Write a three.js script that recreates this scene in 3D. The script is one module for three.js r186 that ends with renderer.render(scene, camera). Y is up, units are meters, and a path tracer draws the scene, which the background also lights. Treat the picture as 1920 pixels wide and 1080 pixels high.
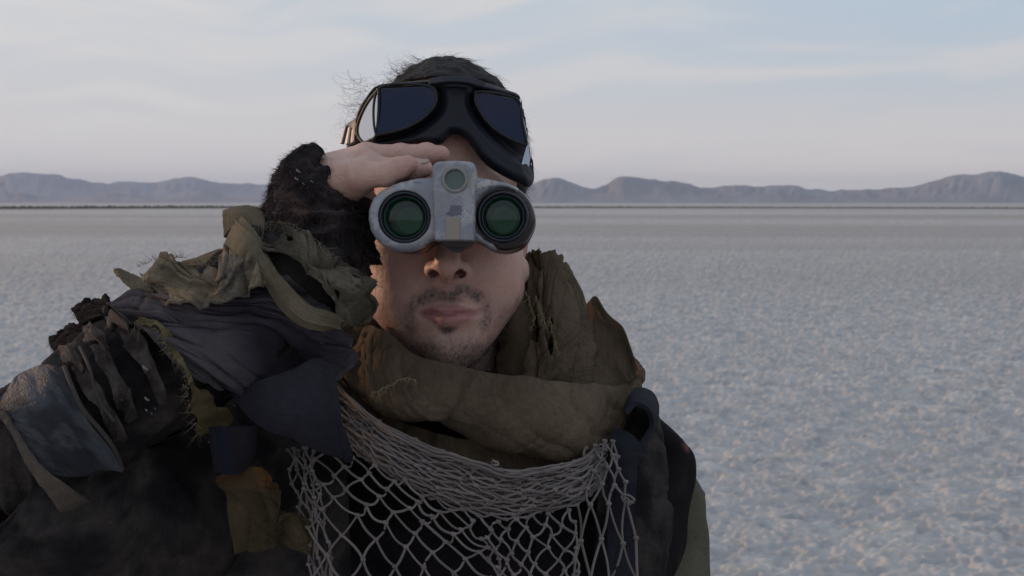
import * as THREE from 'three';
import { mergeGeometries } from 'three/addons/utils/BufferGeometryUtils.js';

// ------------------------------------------------------------------ camera, sky, sun, exposure
const FOV = 28, F = 540 / Math.tan(FOV * Math.PI / 360), D0 = 1.0;      // F: focal length in photograph pixels
const HORIZON = 380, EYE = 1.66, PITCH = Math.atan((540 - HORIZON) / F);
const scene = new THREE.Scene();
const camera = new THREE.PerspectiveCamera(FOV, 1024 / 576, 0.05, 90000);
camera.position.set(0, EYE, 0); camera.rotation.x = -PITCH;
camera.focus = 0.87; camera.userData.fStop = 20;
scene.add(camera);
const renderer = new THREE.WebGLRenderer({ antialias: true });
renderer.setSize(1024, 576); renderer.toneMapping = THREE.LinearToneMapping; renderer.toneMappingExposure = 1.2;
renderer.shadowMap.enabled = true;

const SUN = new THREE.Vector3(-1, 0.15, -0.50).normalize();
const sun = new THREE.DirectionalLight(new THREE.Color().setRGB(1, 0.6, 0.33), 1.7);
sun.position.copy(SUN).multiplyScalar(30).add(new THREE.Vector3(0, 1.2, -1)); sun.target.position.set(0, 1.2, -1);
sun.castShadow = true; sun.shadow.mapSize.set(2048, 2048); sun.shadow.radius = 6;
Object.assign(sun.shadow.camera, { left: -3, right: 3, top: 3, bottom: -3, near: 1, far: 80 });
scene.add(sun, sun.target);

// ------------------------------------------------------------------ noise
function hash(x, y, z) { let h = Math.imul(x, 374761393) ^ Math.imul(y, 668265263) ^ Math.imul(z, 2147483647 - 1013); h = Math.imul(h ^ (h >>> 13), 1274126177); h ^= h >>> 16; return (h >>> 0) / 4294967295; }
function n3(x, y, z = 0) {                                              // value noise, -1..1
  const xi = Math.floor(x), yi = Math.floor(y), zi = Math.floor(z);
  let u = x - xi, v = y - yi, w = z - zi; u = u * u * u * (u * (u * 6 - 15) + 10); v = v * v * v * (v * (v * 6 - 15) + 10); w = w * w * (3 - 2 * w);
  const m = (a, b, t) => a + (b - a) * t;
  return 2 * m(m(m(hash(xi, yi, zi), hash(xi + 1, yi, zi), u), m(hash(xi, yi + 1, zi), hash(xi + 1, yi + 1, zi), u), v),
    m(m(hash(xi, yi, zi + 1), hash(xi + 1, yi, zi + 1), u), m(hash(xi, yi + 1, zi + 1), hash(xi + 1, yi + 1, zi + 1), u), v), w) - 1;
}
function fbm(x, y, z = 0, o = 4) { let s = 0, a = 0.5, n = 0; for (let i = 0; i < o; i++) { s += a * n3(x, y, z + i * 7.3); n += a; a *= 0.5; x = x * 2.03 + 3.1; y = y * 2.03 + 1.7; z *= 2.03; } return s / n; }
const ridge = (x, y, z = 0) => 1 - Math.abs(n3(x, y, z)) * 2;
const clamp = (x, a = 0, b = 1) => Math.min(b, Math.max(a, x));
const mix = (a, b, t) => a + (b - a) * t;
const mix3 = (a, b, t) => [mix(a[0], b[0], t), mix(a[1], b[1], t), mix(a[2], b[2], t)];
const sstep = (a, b, x) => { const t = clamp((x - a) / (b - a)); return t * t * (3 - 2 * t); };
let seed = 7; const rnd = () => { seed = (Math.imul(seed, 1664525) + 1013904223) >>> 0; return seed / 4294967296; };
const rr = (a, b) => a + (b - a) * rnd();

// ------------------------------------------------------------------ sky (dusk, thin cirrus)
{
  const W = 2048, H = 1024, data = new Float32Array(W * H * 4);
  const azSun = Math.atan2(SUN.z, SUN.x);
  for (let j = 0; j < H; j++) for (let i = 0; i < W; i++) {
    const az = ((i + 0.5) / W - 0.5) * 2 * Math.PI, el = ((j + 0.5) / H - 0.5) * Math.PI, e = Math.max(el, 0) / (Math.PI / 2);
    let c = mix3([0.570, 0.535, 0.515], [0.370, 0.465, 0.560], sstep(0.0, 0.10, e));
    c = mix3(c, [0.335, 0.40, 0.515], sstep(0.08, 0.8, e));
    c = mix3([0.72, 0.67, 0.635], c, sstep(0.0, 0.055, e));
    const da = Math.cos(az - azSun), glow = Math.pow(Math.max(0, 0.5 + 0.5 * da), 3);
    c = mix3(c, [0.66, 0.59, 0.54], glow * 0.62 * (1 - sstep(0.02, 0.32, e)));
    c = mix3(c, [0.60, 0.60, 0.625], glow * 0.50 * (1 - sstep(0.2, 0.7, e)));
    const cs = Math.cos(az), sn = Math.sin(az), tilt = el * 57.3;          // cirrus in a cylinder of directions, tilted streaks
    const t2 = tilt - (cs) * 5.0;
    const wv = fbm(cs * 3.1 + 5, sn * 3.1, tilt * 0.10, 3) * 2.0;
    let s1 = fbm(cs * 3.4 + 2, sn * 3.4, t2 * 0.52 + wv, 5), s2 = fbm(cs * 9 + 20, sn * 9, t2 * 0.95 + wv * 1.6, 4);
    let k = clamp(sstep(-0.10, 0.26, s1) * 0.85 + sstep(0.0, 0.5, s2) * 0.35);
    k *= sstep(0.2, 2.5, tilt) * (1 - 0.5 * sstep(25, 70, tilt));
    const cc = mix3([0.555, 0.545, 0.545], [0.64, 0.62, 0.61], glow);
    c = mix3(c, cc, k * 0.78);
    if (el < 0) c = mix3(c, [0.30, 0.29, 0.30], sstep(0, -0.03, el) > 0 ? sstep(0, 0.03, -el) : 0);
    const o = (j * W + i) * 4; data[o] = c[0]; data[o + 1] = c[1]; data[o + 2] = c[2]; data[o + 3] = 1;
  }
  const t = new THREE.DataTexture(data, W, H, THREE.RGBAFormat, THREE.FloatType);
  t.mapping = THREE.EquirectangularReflectionMapping; t.magFilter = t.minFilter = THREE.LinearFilter; t.wrapS = THREE.RepeatWrapping; t.colorSpace = THREE.LinearSRGBColorSpace; t.needsUpdate = true;
  scene.background = t; scene.environment = t;
}
scene.fog = new THREE.FogExp2(new THREE.Color().setRGB(0.66, 0.76, 1.0), 2.9e-5);

// ------------------------------------------------------------------ helpers: figure space, meshes, sheets, distance fields
// figure space: metres, x right, y up, z towards the lens, origin 1 m in front of it; L() places a photograph pixel at a depth (z in mm)
const Lm = (px, py, z) => { const d = D0 - z / 1000; return [(px - 960) / F * d, (540 - py) / F * d, z / 1000]; };
const Hm = (px, py, z) => Lm(px, py, z).map(v => v * 1000);
const toPx = (x, y, z) => { const d = D0 - z; return [960 + x * F / d, 540 - y * F / d]; };
const FIG = new THREE.Matrix4().makeBasis(new THREE.Vector3(1, 0, 0), new THREE.Vector3(0, Math.cos(PITCH), -Math.sin(PITCH)), new THREE.Vector3(0, Math.sin(PITCH), Math.cos(PITCH)));
FIG.setPosition(0, EYE - Math.sin(PITCH) * D0, -Math.cos(PITCH) * D0);
const worldOf = (p) => new THREE.Vector3(...p).applyMatrix4(FIG);

function group(name, base, label, category, kind) {
  const g = new THREE.Group(); g.name = name; g.position.copy(base); scene.add(g);
  g.userData = { label, category }; if (kind) g.userData.kind = kind; return g;
}
function part(name, geo, m, parent, root = parent, label) {             // geo in figure space
  const g = Array.isArray(geo) ? mergeGeometries(geo.map(q => norm(q))) : geo;
  g.applyMatrix4(FIG); g.translate(-root.position.x, -root.position.y, -root.position.z);
  return add(name, g, m, parent, label);
}
function add(name, g, m, parent, label) {
  const o = new THREE.Mesh(g, m); o.name = name; o.castShadow = o.receiveShadow = true; parent.add(o);
  if (label) o.userData.label = label; return o;
}
function norm(g) {                                                      // same attributes everywhere so that pieces of one part merge
  if (!g.index) { const n = g.attributes.position.count, a = new Uint32Array(n); for (let i = 0; i < n; i++) a[i] = i; g.setIndex(new THREE.BufferAttribute(a, 1)); }
  const n = g.attributes.position.count;
  if (!g.attributes.normal) g.computeVertexNormals();
  if (!g.attributes.uv) g.setAttribute('uv', new THREE.BufferAttribute(new Float32Array(n * 2), 2));
  if (!g.attributes.color) g.setAttribute('color', new THREE.BufferAttribute(new Float32Array(n * 3).fill(1), 3));
  return g;
}
const M = (o) => new THREE.MeshPhysicalMaterial(Object.assign({ roughness: 0.9, side: THREE.DoubleSide }, o));
const rgb = (r, g, b) => new THREE.Color().setRGB(r, g, b);

function sheet(fn, nu, nv, o = {}) {                                    // a cloth: base surface fn(u,v), displaced by o.wr along its normal, o.thick thick, cut by o.mask, coloured by o.col
  const N = (nu + 1) * (nv + 1), P = new Float32Array(N * 3), Q = new Float32Array(N * 3), UV = new Float32Array(N * 2), C = o.col ? new Float32Array(N * 3) : null;
  const e = 1e-3, thick = o.thick ?? 0.0016, sgn = o.flip ? -1 : 1;
  const p0 = fn(0, 0.5), lu = (() => { let s = 0, a = p0; for (let i = 1; i <= 20; i++) { const b = fn(i / 20, 0.5); s += Math.hypot(b[0] - a[0], b[1] - a[1], b[2] - a[2]); a = b; } return s; })();
  const lv = (() => { let s = 0, a = fn(0.5, 0); for (let i = 1; i <= 20; i++) { const b = fn(0.5, i / 20); s += Math.hypot(b[0] - a[0], b[1] - a[1], b[2] - a[2]); a = b; } return s; })();
  for (let j = 0; j <= nv; j++) for (let i = 0; i <= nu; i++) {
    let u = i / nu, v = j / nv; if (o.rag) [u, v] = o.rag(u, v);
    const p = fn(u, v), a = fn(u + e, v), b = fn(u - e, v), c = fn(u, v + e), d = fn(u, v - e);
    const ax = a[0] - b[0], ay = a[1] - b[1], az = a[2] - b[2], bx = c[0] - d[0], by = c[1] - d[1], bz = c[2] - d[2];
    let nx = ay * bz - az * by, ny = az * bx - ax * bz, nz = ax * by - ay * bx; const l = Math.hypot(nx, ny, nz) || 1; nx *= sgn / l; ny *= sgn / l; nz *= sgn / l;
    const w = o.wr ? o.wr(u * lu, v * lv, u, v, p) : 0, k = j * (nu + 1) + i;
    P[k * 3] = p[0] + nx * w; P[k * 3 + 1] = p[1] + ny * w; P[k * 3 + 2] = p[2] + nz * w;
    Q[k * 3] = P[k * 3] - nx * thick; Q[k * 3 + 1] = P[k * 3 + 1] - ny * thick; Q[k * 3 + 2] = P[k * 3 + 2] - nz * thick;
    UV[k * 2] = u * lu; UV[k * 2 + 1] = v * lv;
    if (C) { const q = o.col(u * lu, v * lv, u, v, p); C[k * 3] = q[0]; C[k * 3 + 1] = q[1]; C[k * 3 + 2] = q[2]; }
  }
  const keep = new Uint8Array(nu * nv).fill(1), idx = [];
  if (o.mask) for (let j = 0; j < nv; j++) for (let i = 0; i < nu; i++) keep[j * nu + i] = o.mask((i + 0.5) / nu * lu, (j + 0.5) / nv * lv, (i + 0.5) / nu, (j + 0.5) / nv) ? 1 : 0;
  const id = (i, j) => j * (nu + 1) + i, on = (i, j) => i >= 0 && j >= 0 && i < nu && j < nv && keep[j * nu + i], f = o.flip;
  const quad = (a, b, c, d) => f ? idx.push(a, c, b, a, d, c) : idx.push(a, b, c, a, c, d);
  for (let j = 0; j < nv; j++) for (let i = 0; i < nu; i++) if (keep[j * nu + i]) {
    const a = id(i, j), b = id(i + 1, j), c = id(i + 1, j + 1), d = id(i, j + 1);
    quad(a, b, c, d);
    if (thick) {
      quad(a + N, d + N, c + N, b + N);
      if (o.wrap && (i === 0 || i === nu - 1)) ; else { if (!on(i - 1, j)) quad(a, d, d + N, a + N); if (!on(i + 1, j)) quad(c, b, b + N, c + N); }
      if (!on(i, j - 1)) quad(b, a, a + N, b + N); if (!on(i, j + 1)) quad(d, c, c + N, d + N);
    }
  }
  const g = new THREE.BufferGeometry(), dbl = (A) => { if (!thick) return A; const B = new Float32Array(A.length * 2); B.set(A); B.set(A, A.length); return B; };
  const PP = thick ? new Float32Array(P.length * 2) : P; if (thick) { PP.set(P); PP.set(Q, P.length); }
  g.setAttribute('position', new THREE.BufferAttribute(PP, 3)); g.setAttribute('uv', new THREE.BufferAttribute(dbl(UV), 2));
  if (C) g.setAttribute('color', new THREE.BufferAttribute(dbl(C), 3));
  g.setIndex(new THREE.BufferAttribute(new Uint32Array(idx), 1)); g.computeVertexNormals(); g.userData = {};
  return g;
}
const cr = (a, b, c, d, t) => 0.5 * ((2 * b) + (-a + c) * t + (2 * a - 5 * b + 4 * c - d) * t * t + (-a + 3 * b - 3 * c + d) * t * t * t);
function crv(pts, t) {                                                  // Catmull-Rom through points, linear past the ends
  const n = pts.length - 1; let x = t * n, i = Math.floor(clamp(x, 0, n - 1e-6)); x -= i;
  const g = (k) => k < 0 ? pts[0].map((v, q) => 2 * v - pts[1][q]) : k > n ? pts[n].map((v, q) => 2 * v - pts[n - 1][q]) : pts[k];
  const a = g(i - 1), b = g(i), c = g(i + 1), d = g(i + 2);
  return b.map((_, q) => cr(a[q], b[q], c[q], d[q], x));
}
const surfOf = (rows) => { const R = rows.map(r => r.map(p => Lm(...p))); return (u, v) => crv(R.map(r => crv(r, u)), v); };
const patch = (rows, nu, nv, o) => sheet(surfOf(rows), nu, nv, o);

function nets(f, lo, hi, h, col, uvf) {                                 // surface nets of a distance field in mm -> metres
  const nx = Math.ceil((hi[0] - lo[0]) / h) + 1, ny = Math.ceil((hi[1] - lo[1]) / h) + 1, nz = Math.ceil((hi[2] - lo[2]) / h) + 1, V = new Float32Array(nx * ny * nz);
  const S = 5;                                                           // coarse blocks first, fine samples only near the surface
  for (let k = 0; k < nz; k += S) for (let j = 0; j < ny; j += S) for (let i = 0; i < nx; i += S) {
    const c = f(lo[0] + (i + 2) * h, lo[1] + (j + 2) * h, lo[2] + (k + 2) * h), far = Math.abs(c) > S * h * 1.15 + 3;
    for (let kk = k; kk < Math.min(nz, k + S); kk++) for (let jj = j; jj < Math.min(ny, j + S); jj++) for (let ii = i; ii < Math.min(nx, i + S); ii++) V[(kk * ny + jj) * nx + ii] = far ? c : f(lo[0] + ii * h, lo[1] + jj * h, lo[2] + kk * h);
  }
  const id = new Int32Array(nx * ny * nz).fill(-1), P = [], I = [], at = (i, j, k) => (k * ny + j) * nx + i;
  const ed = [[0, 1], [2, 3], [4, 5], [6, 7], [0, 2], [1, 3], [4, 6], [5, 7], [0, 4], [1, 5], [2, 6], [3, 7]];
  for (let k = 0; k < nz - 1; k++) for (let j = 0; j < ny - 1; j++) for (let i = 0; i < nx - 1; i++) {
    const c = [V[at(i, j, k)], V[at(i + 1, j, k)], V[at(i, j + 1, k)], V[at(i + 1, j + 1, k)], V[at(i, j, k + 1)], V[at(i + 1, j, k + 1)], V[at(i, j + 1, k + 1)], V[at(i + 1, j + 1, k + 1)]];
    let n = 0, x = 0, y = 0, z = 0;
    for (const [a, b] of ed) if ((c[a] < 0) !== (c[b] < 0)) { const t = c[a] / (c[a] - c[b]); n++; x += mix(a & 1, b & 1, t); y += mix((a >> 1) & 1, (b >> 1) & 1, t); z += mix(a >> 2, b >> 2, t); }
    if (n) { id[at(i, j, k)] = P.length / 3; P.push((lo[0] + (i + x / n) * h) / 1000, (lo[1] + (j + y / n) * h) / 1000, (lo[2] + (k + z / n) * h) / 1000); }
  }
  const Q = (a, b, c, d, s) => { if (a < 0 || b < 0 || c < 0 || d < 0) return; s ? I.push(a, b, c, a, c, d) : I.push(a, c, b, a, d, c); };
  for (let k = 1; k < nz - 1; k++) for (let j = 1; j < ny - 1; j++) for (let i = 1; i < nx - 1; i++) {
    const s = V[at(i, j, k)] < 0;
    if (s !== (V[at(i + 1, j, k)] < 0)) Q(id[at(i, j - 1, k - 1)], id[at(i, j, k - 1)], id[at(i, j, k)], id[at(i, j - 1, k)], s);
    if (s !== (V[at(i, j + 1, k)] < 0)) Q(id[at(i - 1, j, k - 1)], id[at(i - 1, j, k)], id[at(i, j, k)], id[at(i, j, k - 1)], s);
    if (s !== (V[at(i, j, k + 1)] < 0)) Q(id[at(i - 1, j - 1, k)], id[at(i, j - 1, k)], id[at(i, j, k)], id[at(i - 1, j, k)], s);
  }
  const g = new THREE.BufferGeometry(), n = P.length / 3;
  g.setAttribute('position', new THREE.BufferAttribute(new Float32Array(P), 3)); g.setIndex(new THREE.BufferAttribute(new Uint32Array(I), 1)); g.computeVertexNormals();
  if (col) { const C = new Float32Array(n * 3); for (let i = 0; i < n; i++) C.set(col(P[i * 3], P[i * 3 + 1], P[i * 3 + 2], g.attributes.normal.getZ(i)), i * 3); g.setAttribute('color', new THREE.BufferAttribute(C, 3)); }
  const U = new Float32Array(n * 2); if (uvf) for (let i = 0; i < n; i++) U.set(uvf(P[i * 3], P[i * 3 + 1], P[i * 3 + 2]), i * 2); g.setAttribute('uv', new THREE.BufferAttribute(U, 2));
  return g;
}
const smin = (a, b, k) => { const h = Math.max(k - Math.abs(a - b), 0) / k; return Math.min(a, b) - h * h * k * 0.25; };
const smax = (a, b, k) => -smin(-a, -b, k);
const sph = (x, y, z, c, r) => Math.hypot(x - c[0], y - c[1], z - c[2]) - r;
const ell = (x, y, z, c, r) => { const a = (x - c[0]) / r[0], b = (y - c[1]) / r[1], d = (z - c[2]) / r[2], k0 = Math.hypot(a, b, d), k1 = Math.hypot(a / r[0], b / r[1], d / r[2]); return k1 < 1e-9 ? -Math.min(...r) : k0 * (k0 - 1) / k1; };
const cap = (x, y, z, a, b, ra, rb) => { const dx = b[0] - a[0], dy = b[1] - a[1], dz = b[2] - a[2], t = clamp(((x - a[0]) * dx + (y - a[1]) * dy + (z - a[2]) * dz) / (dx * dx + dy * dy + dz * dz)); return Math.hypot(x - a[0] - dx * t, y - a[1] - dy * t, z - a[2] - dz * t) - mix(ra, rb, t); };

function strands(list, sides = 3) {                                     // thin tapering fibres: {pts:[[x,y,z]..], r}
  const P = [], I = [], C = [];
  for (const s of list) {
    const n = s.pts.length, base = P.length / 3;
    for (let i = 0; i < n; i++) {
      const a = s.pts[Math.max(0, i - 1)], b = s.pts[Math.min(n - 1, i + 1)]; let t = [b[0] - a[0], b[1] - a[1], b[2] - a[2]]; const l = Math.hypot(...t) || 1; t = t.map(v => v / l);
      const h = Math.abs(t[1]) < 0.9 ? [0, 1, 0] : [1, 0, 0]; let u = [t[1] * h[2] - t[2] * h[1], t[2] * h[0] - t[0] * h[2], t[0] * h[1] - t[1] * h[0]]; const lu = Math.hypot(...u); u = u.map(v => v / lu);
      const w = [t[1] * u[2] - t[2] * u[1], t[2] * u[0] - t[0] * u[2], t[0] * u[1] - t[1] * u[0]], r = s.r * (s.even ? 1 : 1 - 0.75 * i / (n - 1));
      for (let k = 0; k < sides; k++) { const an = k / sides * 6.2832, c = Math.cos(an) * r, d = Math.sin(an) * r; P.push(s.pts[i][0] + u[0] * c + w[0] * d, s.pts[i][1] + u[1] * c + w[1] * d, s.pts[i][2] + u[2] * c + w[2] * d); C.push(...(s.c || [1, 1, 1])); }
    }
    for (let i = 0; i < n - 1; i++) for (let k = 0; k < sides; k++) { const a = base + i * sides + k, b = base + i * sides + (k + 1) % sides; I.push(a, b, b + sides, a, b + sides, a + sides); }
  }
  const g = new THREE.BufferGeometry(); g.setAttribute('position', new THREE.BufferAttribute(new Float32Array(P), 3)); g.setAttribute('color', new THREE.BufferAttribute(new Float32Array(C), 3)); g.setIndex(new THREE.BufferAttribute(new Uint32Array(I), 1)); g.computeVertexNormals(); return g;
}
const tube = (pts, r, seg, sides = 8, closed = false) => new THREE.TubeGeometry(new THREE.CatmullRomCurve3(pts.map(p => new THREE.Vector3(...p)), closed), seg, r, sides, closed);

// shared relief textures (cloth weave, skin pores, crackled leather), one unit of uv = 1 m through the repeat
function relief(size, metres, f) {
  const d = new Uint8Array(size * size * 4); for (let j = 0; j < size; j++) for (let i = 0; i < size; i++) { const v = clamp(f(i / size, j / size)) * 255, o = (j * size + i) * 4; d[o] = d[o + 1] = d[o + 2] = v; d[o + 3] = 255; }
  const t = new THREE.DataTexture(d, size, size); t.wrapS = t.wrapT = THREE.RepeatWrapping; t.magFilter = THREE.LinearFilter; t.minFilter = THREE.LinearMipmapLinearFilter; t.generateMipmaps = true; t.repeat.set(1 / metres, 1 / metres); t.needsUpdate = true; return t;
}
const per = (x, n) => ((x % n) + n) % n;
function pn(x, y, n, z) { const xi = Math.floor(x), yi = Math.floor(y), u = x - xi, v = y - yi, s = (t) => t * t * (3 - 2 * t), h = (a, b) => hash(per(a, n), per(b, n), z); return mix(mix(h(xi, yi), h(xi + 1, yi), s(u)), mix(h(xi, yi + 1), h(xi + 1, yi + 1), s(u)), s(v)); }
const weaveTex = relief(512, 0.09, (x, y) => { const a = Math.sin(x * 6.2832 * 60 + 3 * pn(x * 8, y * 8, 8, 1)), b = Math.sin(y * 6.2832 * 60 + 3 * pn(x * 8, y * 8, 8, 2)); return 0.5 + 0.14 * (a * Math.abs(a) + b * Math.abs(b)) * (0.5 + pn(x * 32, y * 32, 32, 3)) + 0.3 * (pn(x * 64, y * 8, 64, 4) * 0.5 + pn(x * 8, y * 64, 64, 5) * 0.5 - 0.5) + 0.25 * (pn(x * 24, y * 24, 24, 6) - 0.5); });
const poreTex = relief(512, 0.05, (x, y) => { const a = pn(x * 60, y * 60, 60, 11), b = pn(x * 25, y * 25, 25, 12), c = pn(x * 120, y * 120, 120, 13); return 0.5 + 0.35 * (a - 0.5) + 0.3 * (b - 0.5) + 0.3 * (c - 0.5); });
const grainTex = relief(512, 0.06, (x, y) => { const a = Math.abs(pn(x * 20, y * 20, 20, 21) - 0.5) * 2, b = Math.abs(pn(x * 40, y * 40, 40, 22) - 0.5) * 2, c = pn(x * 120, y * 120, 120, 23); return 0.2 + 0.4 * Math.sqrt(a) + 0.3 * Math.sqrt(b) + 0.15 * c; });

// ------------------------------------------------------------------ the setting: playa, scrub line, hills
{ // dry lake bed: rings that widen with distance, crust relief in the geometry near the lens
  const A = [], R = []; const fine = 0.00118;
  for (let a = -0.56; a <= 0.56; a += fine) A.push(a);
  for (let a = 0.58; a < Math.PI * 2 - 0.57; a += 0.045) A.push(a); A.push(A[0] + Math.PI * 2);
  for (let r = 0.02; r < 3.9; r *= 1.22) R.push(r);
  let y = 1155 * EYE / 4.0; while (y > 0.16) { R.push(1155 * EYE / y); y -= Math.min(1.15, Math.max(0.03, y * 0.03)); } R.push(14000, 22000, 32000);
  const na = A.length, nr = R.length, P = new Float32Array(na * nr * 3), C = new Float32Array(na * nr * 3), I = [];
  for (let j = 0; j < nr; j++) for (let i = 0; i < na; i++) {
    const r = R[j], a = A[i], x = Math.sin(a) * r, z = -Math.cos(a) * r, k = (j * na + i) * 3, near = 1 - sstep(16, 70, r);
    let h = 0;
    if (r < 90) {
      const wx = x + 0.03 * n3(x * 9, z * 9, 3), wz = z + 0.03 * n3(x * 9, z * 9, 9);
      const pl = sstep(-0.40, 0.05, n3(wx * 7.5, wz * 7.5, 1) + 0.7 * n3(wx * 17, wz * 17, 21)), lump = n3(wx * 12, wz * 12, 5), sm = n3(x * 34, z * 34, 2), big = n3(x * 3.1, z * 3.1, 4);
      h = (0.0180 * (pl - 0.7) + 0.0050 * lump + 0.0085 * sm + 0.003 * big) * (0.55 + 0.45 * (1 - sstep(6, 60, r))) * (1 - sstep(60, 90, r));
    }
    P[k] = x; P[k + 1] = h; P[k + 2] = z;
    // salt, silt and tan crust
    const t1 = fbm(x * 4.2 + 9, z * 4.2, 1, 3), t2 = n3(x * 22, z * 22, 8), t3 = fbm(x * 0.35, z * 0.35, 6, 3), t4 = n3(x * 8, z * 8, 31);
    let c = mix3([0.40, 0.39, 0.39], [0.53, 0.51, 0.485], sstep(-0.3, 0.6, t1 * 0.6 + t2 * 0.5));
    c = mix3(c, [0.28, 0.285, 0.30], sstep(0.0, 0.6, t4 * 0.7 + t2 * 0.45 - 0.35 * t3) * 0.8 * near);
    c = mix3(c, [0.49, 0.44, 0.36], sstep(0.30, 0.8, n3(x * 10 + 50, z * 10, 14) * 0.8 + 0.2 * t3) * 0.6 * near);
    c = mix3(c, [0.36, 0.355, 0.36], sstep(-0.1, 0.4, t3) * 0.3);
    // long faint drying bands far out
    const far = sstep(14, 40, r), band = fbm(x * 0.004 + 3, z * 0.028 - x * 0.0016, 2, 4), band2 = fbm(x * 0.02, z * 0.12 + x * 0.015, 12, 3), band3 = fbm(x * 0.0008, z * 0.006, 33, 3);
    c = mix3(c, [0.315, 0.295, 0.275], far * sstep(-0.35, 0.30, band) * 0.8);
    c = mix3(c, [0.285, 0.262, 0.25], far * sstep(0.05, 0.45, band2) * 0.28);
    c = mix3(c, [0.43, 0.43, 0.44], sstep(300, 900, r) * sstep(-0.2, 0.3, band3) * 0.35);
    C[k] = c[0]; C[k + 1] = c[1]; C[k + 2] = c[2];
    if (j && i) { const q = j * na + i; I.push(q, q - na, q - na - 1, q, q - na - 1, q - 1); }
  }
  const g = new THREE.BufferGeometry(); g.setAttribute('position', new THREE.BufferAttribute(P, 3)); g.setAttribute('color', new THREE.BufferAttribute(C, 3)); g.setIndex(new THREE.BufferAttribute(new Uint32Array(I), 1)); g.computeVertexNormals();
  const n = g.attributes.normal; if (n.getY(Math.floor(na * nr / 2)) < 0) { for (let i = 0; i < I.length; i += 3) { const t = I[i]; I[i] = I[i + 1]; I[i + 1] = t; } g.setIndex(new THREE.BufferAttribute(new Uint32Array(I), 1)); g.computeVertexNormals(); }
  const o = add('ground', g, M({ vertexColors: true, roughness: 0.95 }), scene); o.userData = { kind: 'structure', label: 'pale cracked crust of a dry lake bed reaching to the hills', category: 'ground' };
}
function rangeOf(name, prof, dist, depth, colors, label, sd) {         // hills: a profile along the horizon, real height and depth
  const nu = 620, nv = 26, P = [], C = [], I = [], x0 = prof[0][0], x1 = prof[prof.length - 1][0];
  for (let j = 0; j <= nv; j++) for (let i = 0; i <= nu; i++) {
    const px = mix(x0, x1, i / nu), v = j / nv, az = Math.atan((px - 960) / F);
    let k = 0; while (k < prof.length - 2 && prof[k + 1][0] < px) k++;
    const g = (q) => prof[clamp(q, 0, prof.length - 1)][1], t = (px - prof[k][0]) / (prof[k + 1][0] - prof[k][0]);
    let hp = (HORIZON - cr(g(k - 1), g(k), g(k + 1), g(k + 2), clamp(t))) * sstep(0, 0.03, i / nu) * sstep(0, 0.03, 1 - i / nu);
    const r = dist + depth * (v - 0.62), up = v < 0.62 ? v / 0.62 : (1 - v) / 0.38, spur = Math.abs(n3(px * 0.03 + v * 2.2, v * 3, sd)), s2 = n3(px * 0.11 - v * 3, v * 7, sd + 4);
    let f = Math.pow(up, 1.25) * (1 + (0.12 * (0.35 - spur) + 0.10 * s2) * 4 * up * (1 - up));
    hp += up * (4.2 * fbm(px * 0.045, sd, 2, 6));
    const h = hp / F * dist / Math.cos(az) * f + (v === 0 || v === 1 ? -20 : 0);
    P.push(Math.sin(az) * r / Math.cos(az), h, -r); const q = fbm(px * 0.02, v * 4, sd, 4); C.push(...mix3(colors[0], colors[1], sstep(-0.3, 0.4, q)));
    if (i && j) { const b = j * (nu + 1) + i; I.push(b - nu - 2, b - nu - 1, b, b - nu - 2, b, b - 1); }
  }
  const g = new THREE.BufferGeometry(); g.setAttribute('position', new THREE.BufferAttribute(new Float32Array(P), 3)); g.setAttribute('color', new THREE.BufferAttribute(new Float32Array(C), 3)); g.setIndex(I); g.computeVertexNormals();
  const o = add(name, g, M({ vertexColors: true, roughness: 1 }), scene); o.userData = { kind: 'structure', label, category: 'hills' };
}
const rock = [[0.225, 0.222, 0.243], [0.275, 0.272, 0.292]];
rangeOf('hills', [[860, 372], [930, 352], [1000, 341], [1045, 333], [1095, 349], [1125, 350], [1165, 332], [1210, 337], [1235, 337], [1270, 342], [1320, 350], [1370, 348], [1420, 351], [1480, 349], [1520, 354], [1580, 358], [1650, 355], [1720, 348], [1780, 333], [1820, 331], [1865, 327], [1920, 334], [2000, 338], [2100, 352], [2250, 372]], 12500, 6000, rock, 'blue hazy ridge behind the man on the right, rising at the frame edge', 3);
rangeOf('hills_001', [[-260, 372], [-130, 345], [-60, 336], [0, 333], [40, 326], [75, 328], [110, 332], [150, 338], [200, 345], [240, 343], [290, 343], [340, 336], [370, 335], [400, 341], [450, 346], [500, 347], [600, 350], [700, 353], [840, 372]], 27000, 9000, rock, 'palest tall mountain range far off on the left', 11);
rangeOf('hills_002', [[-260, 374], [-60, 360], [0, 360], [60, 366], [120, 371], [190, 364], [240, 363], [300, 367], [370, 361], [430, 365], [500, 364], [600, 366], [800, 376]], 16000, 5000, rock, 'low darker foothills in front of the pale range on the left', 17);
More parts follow.
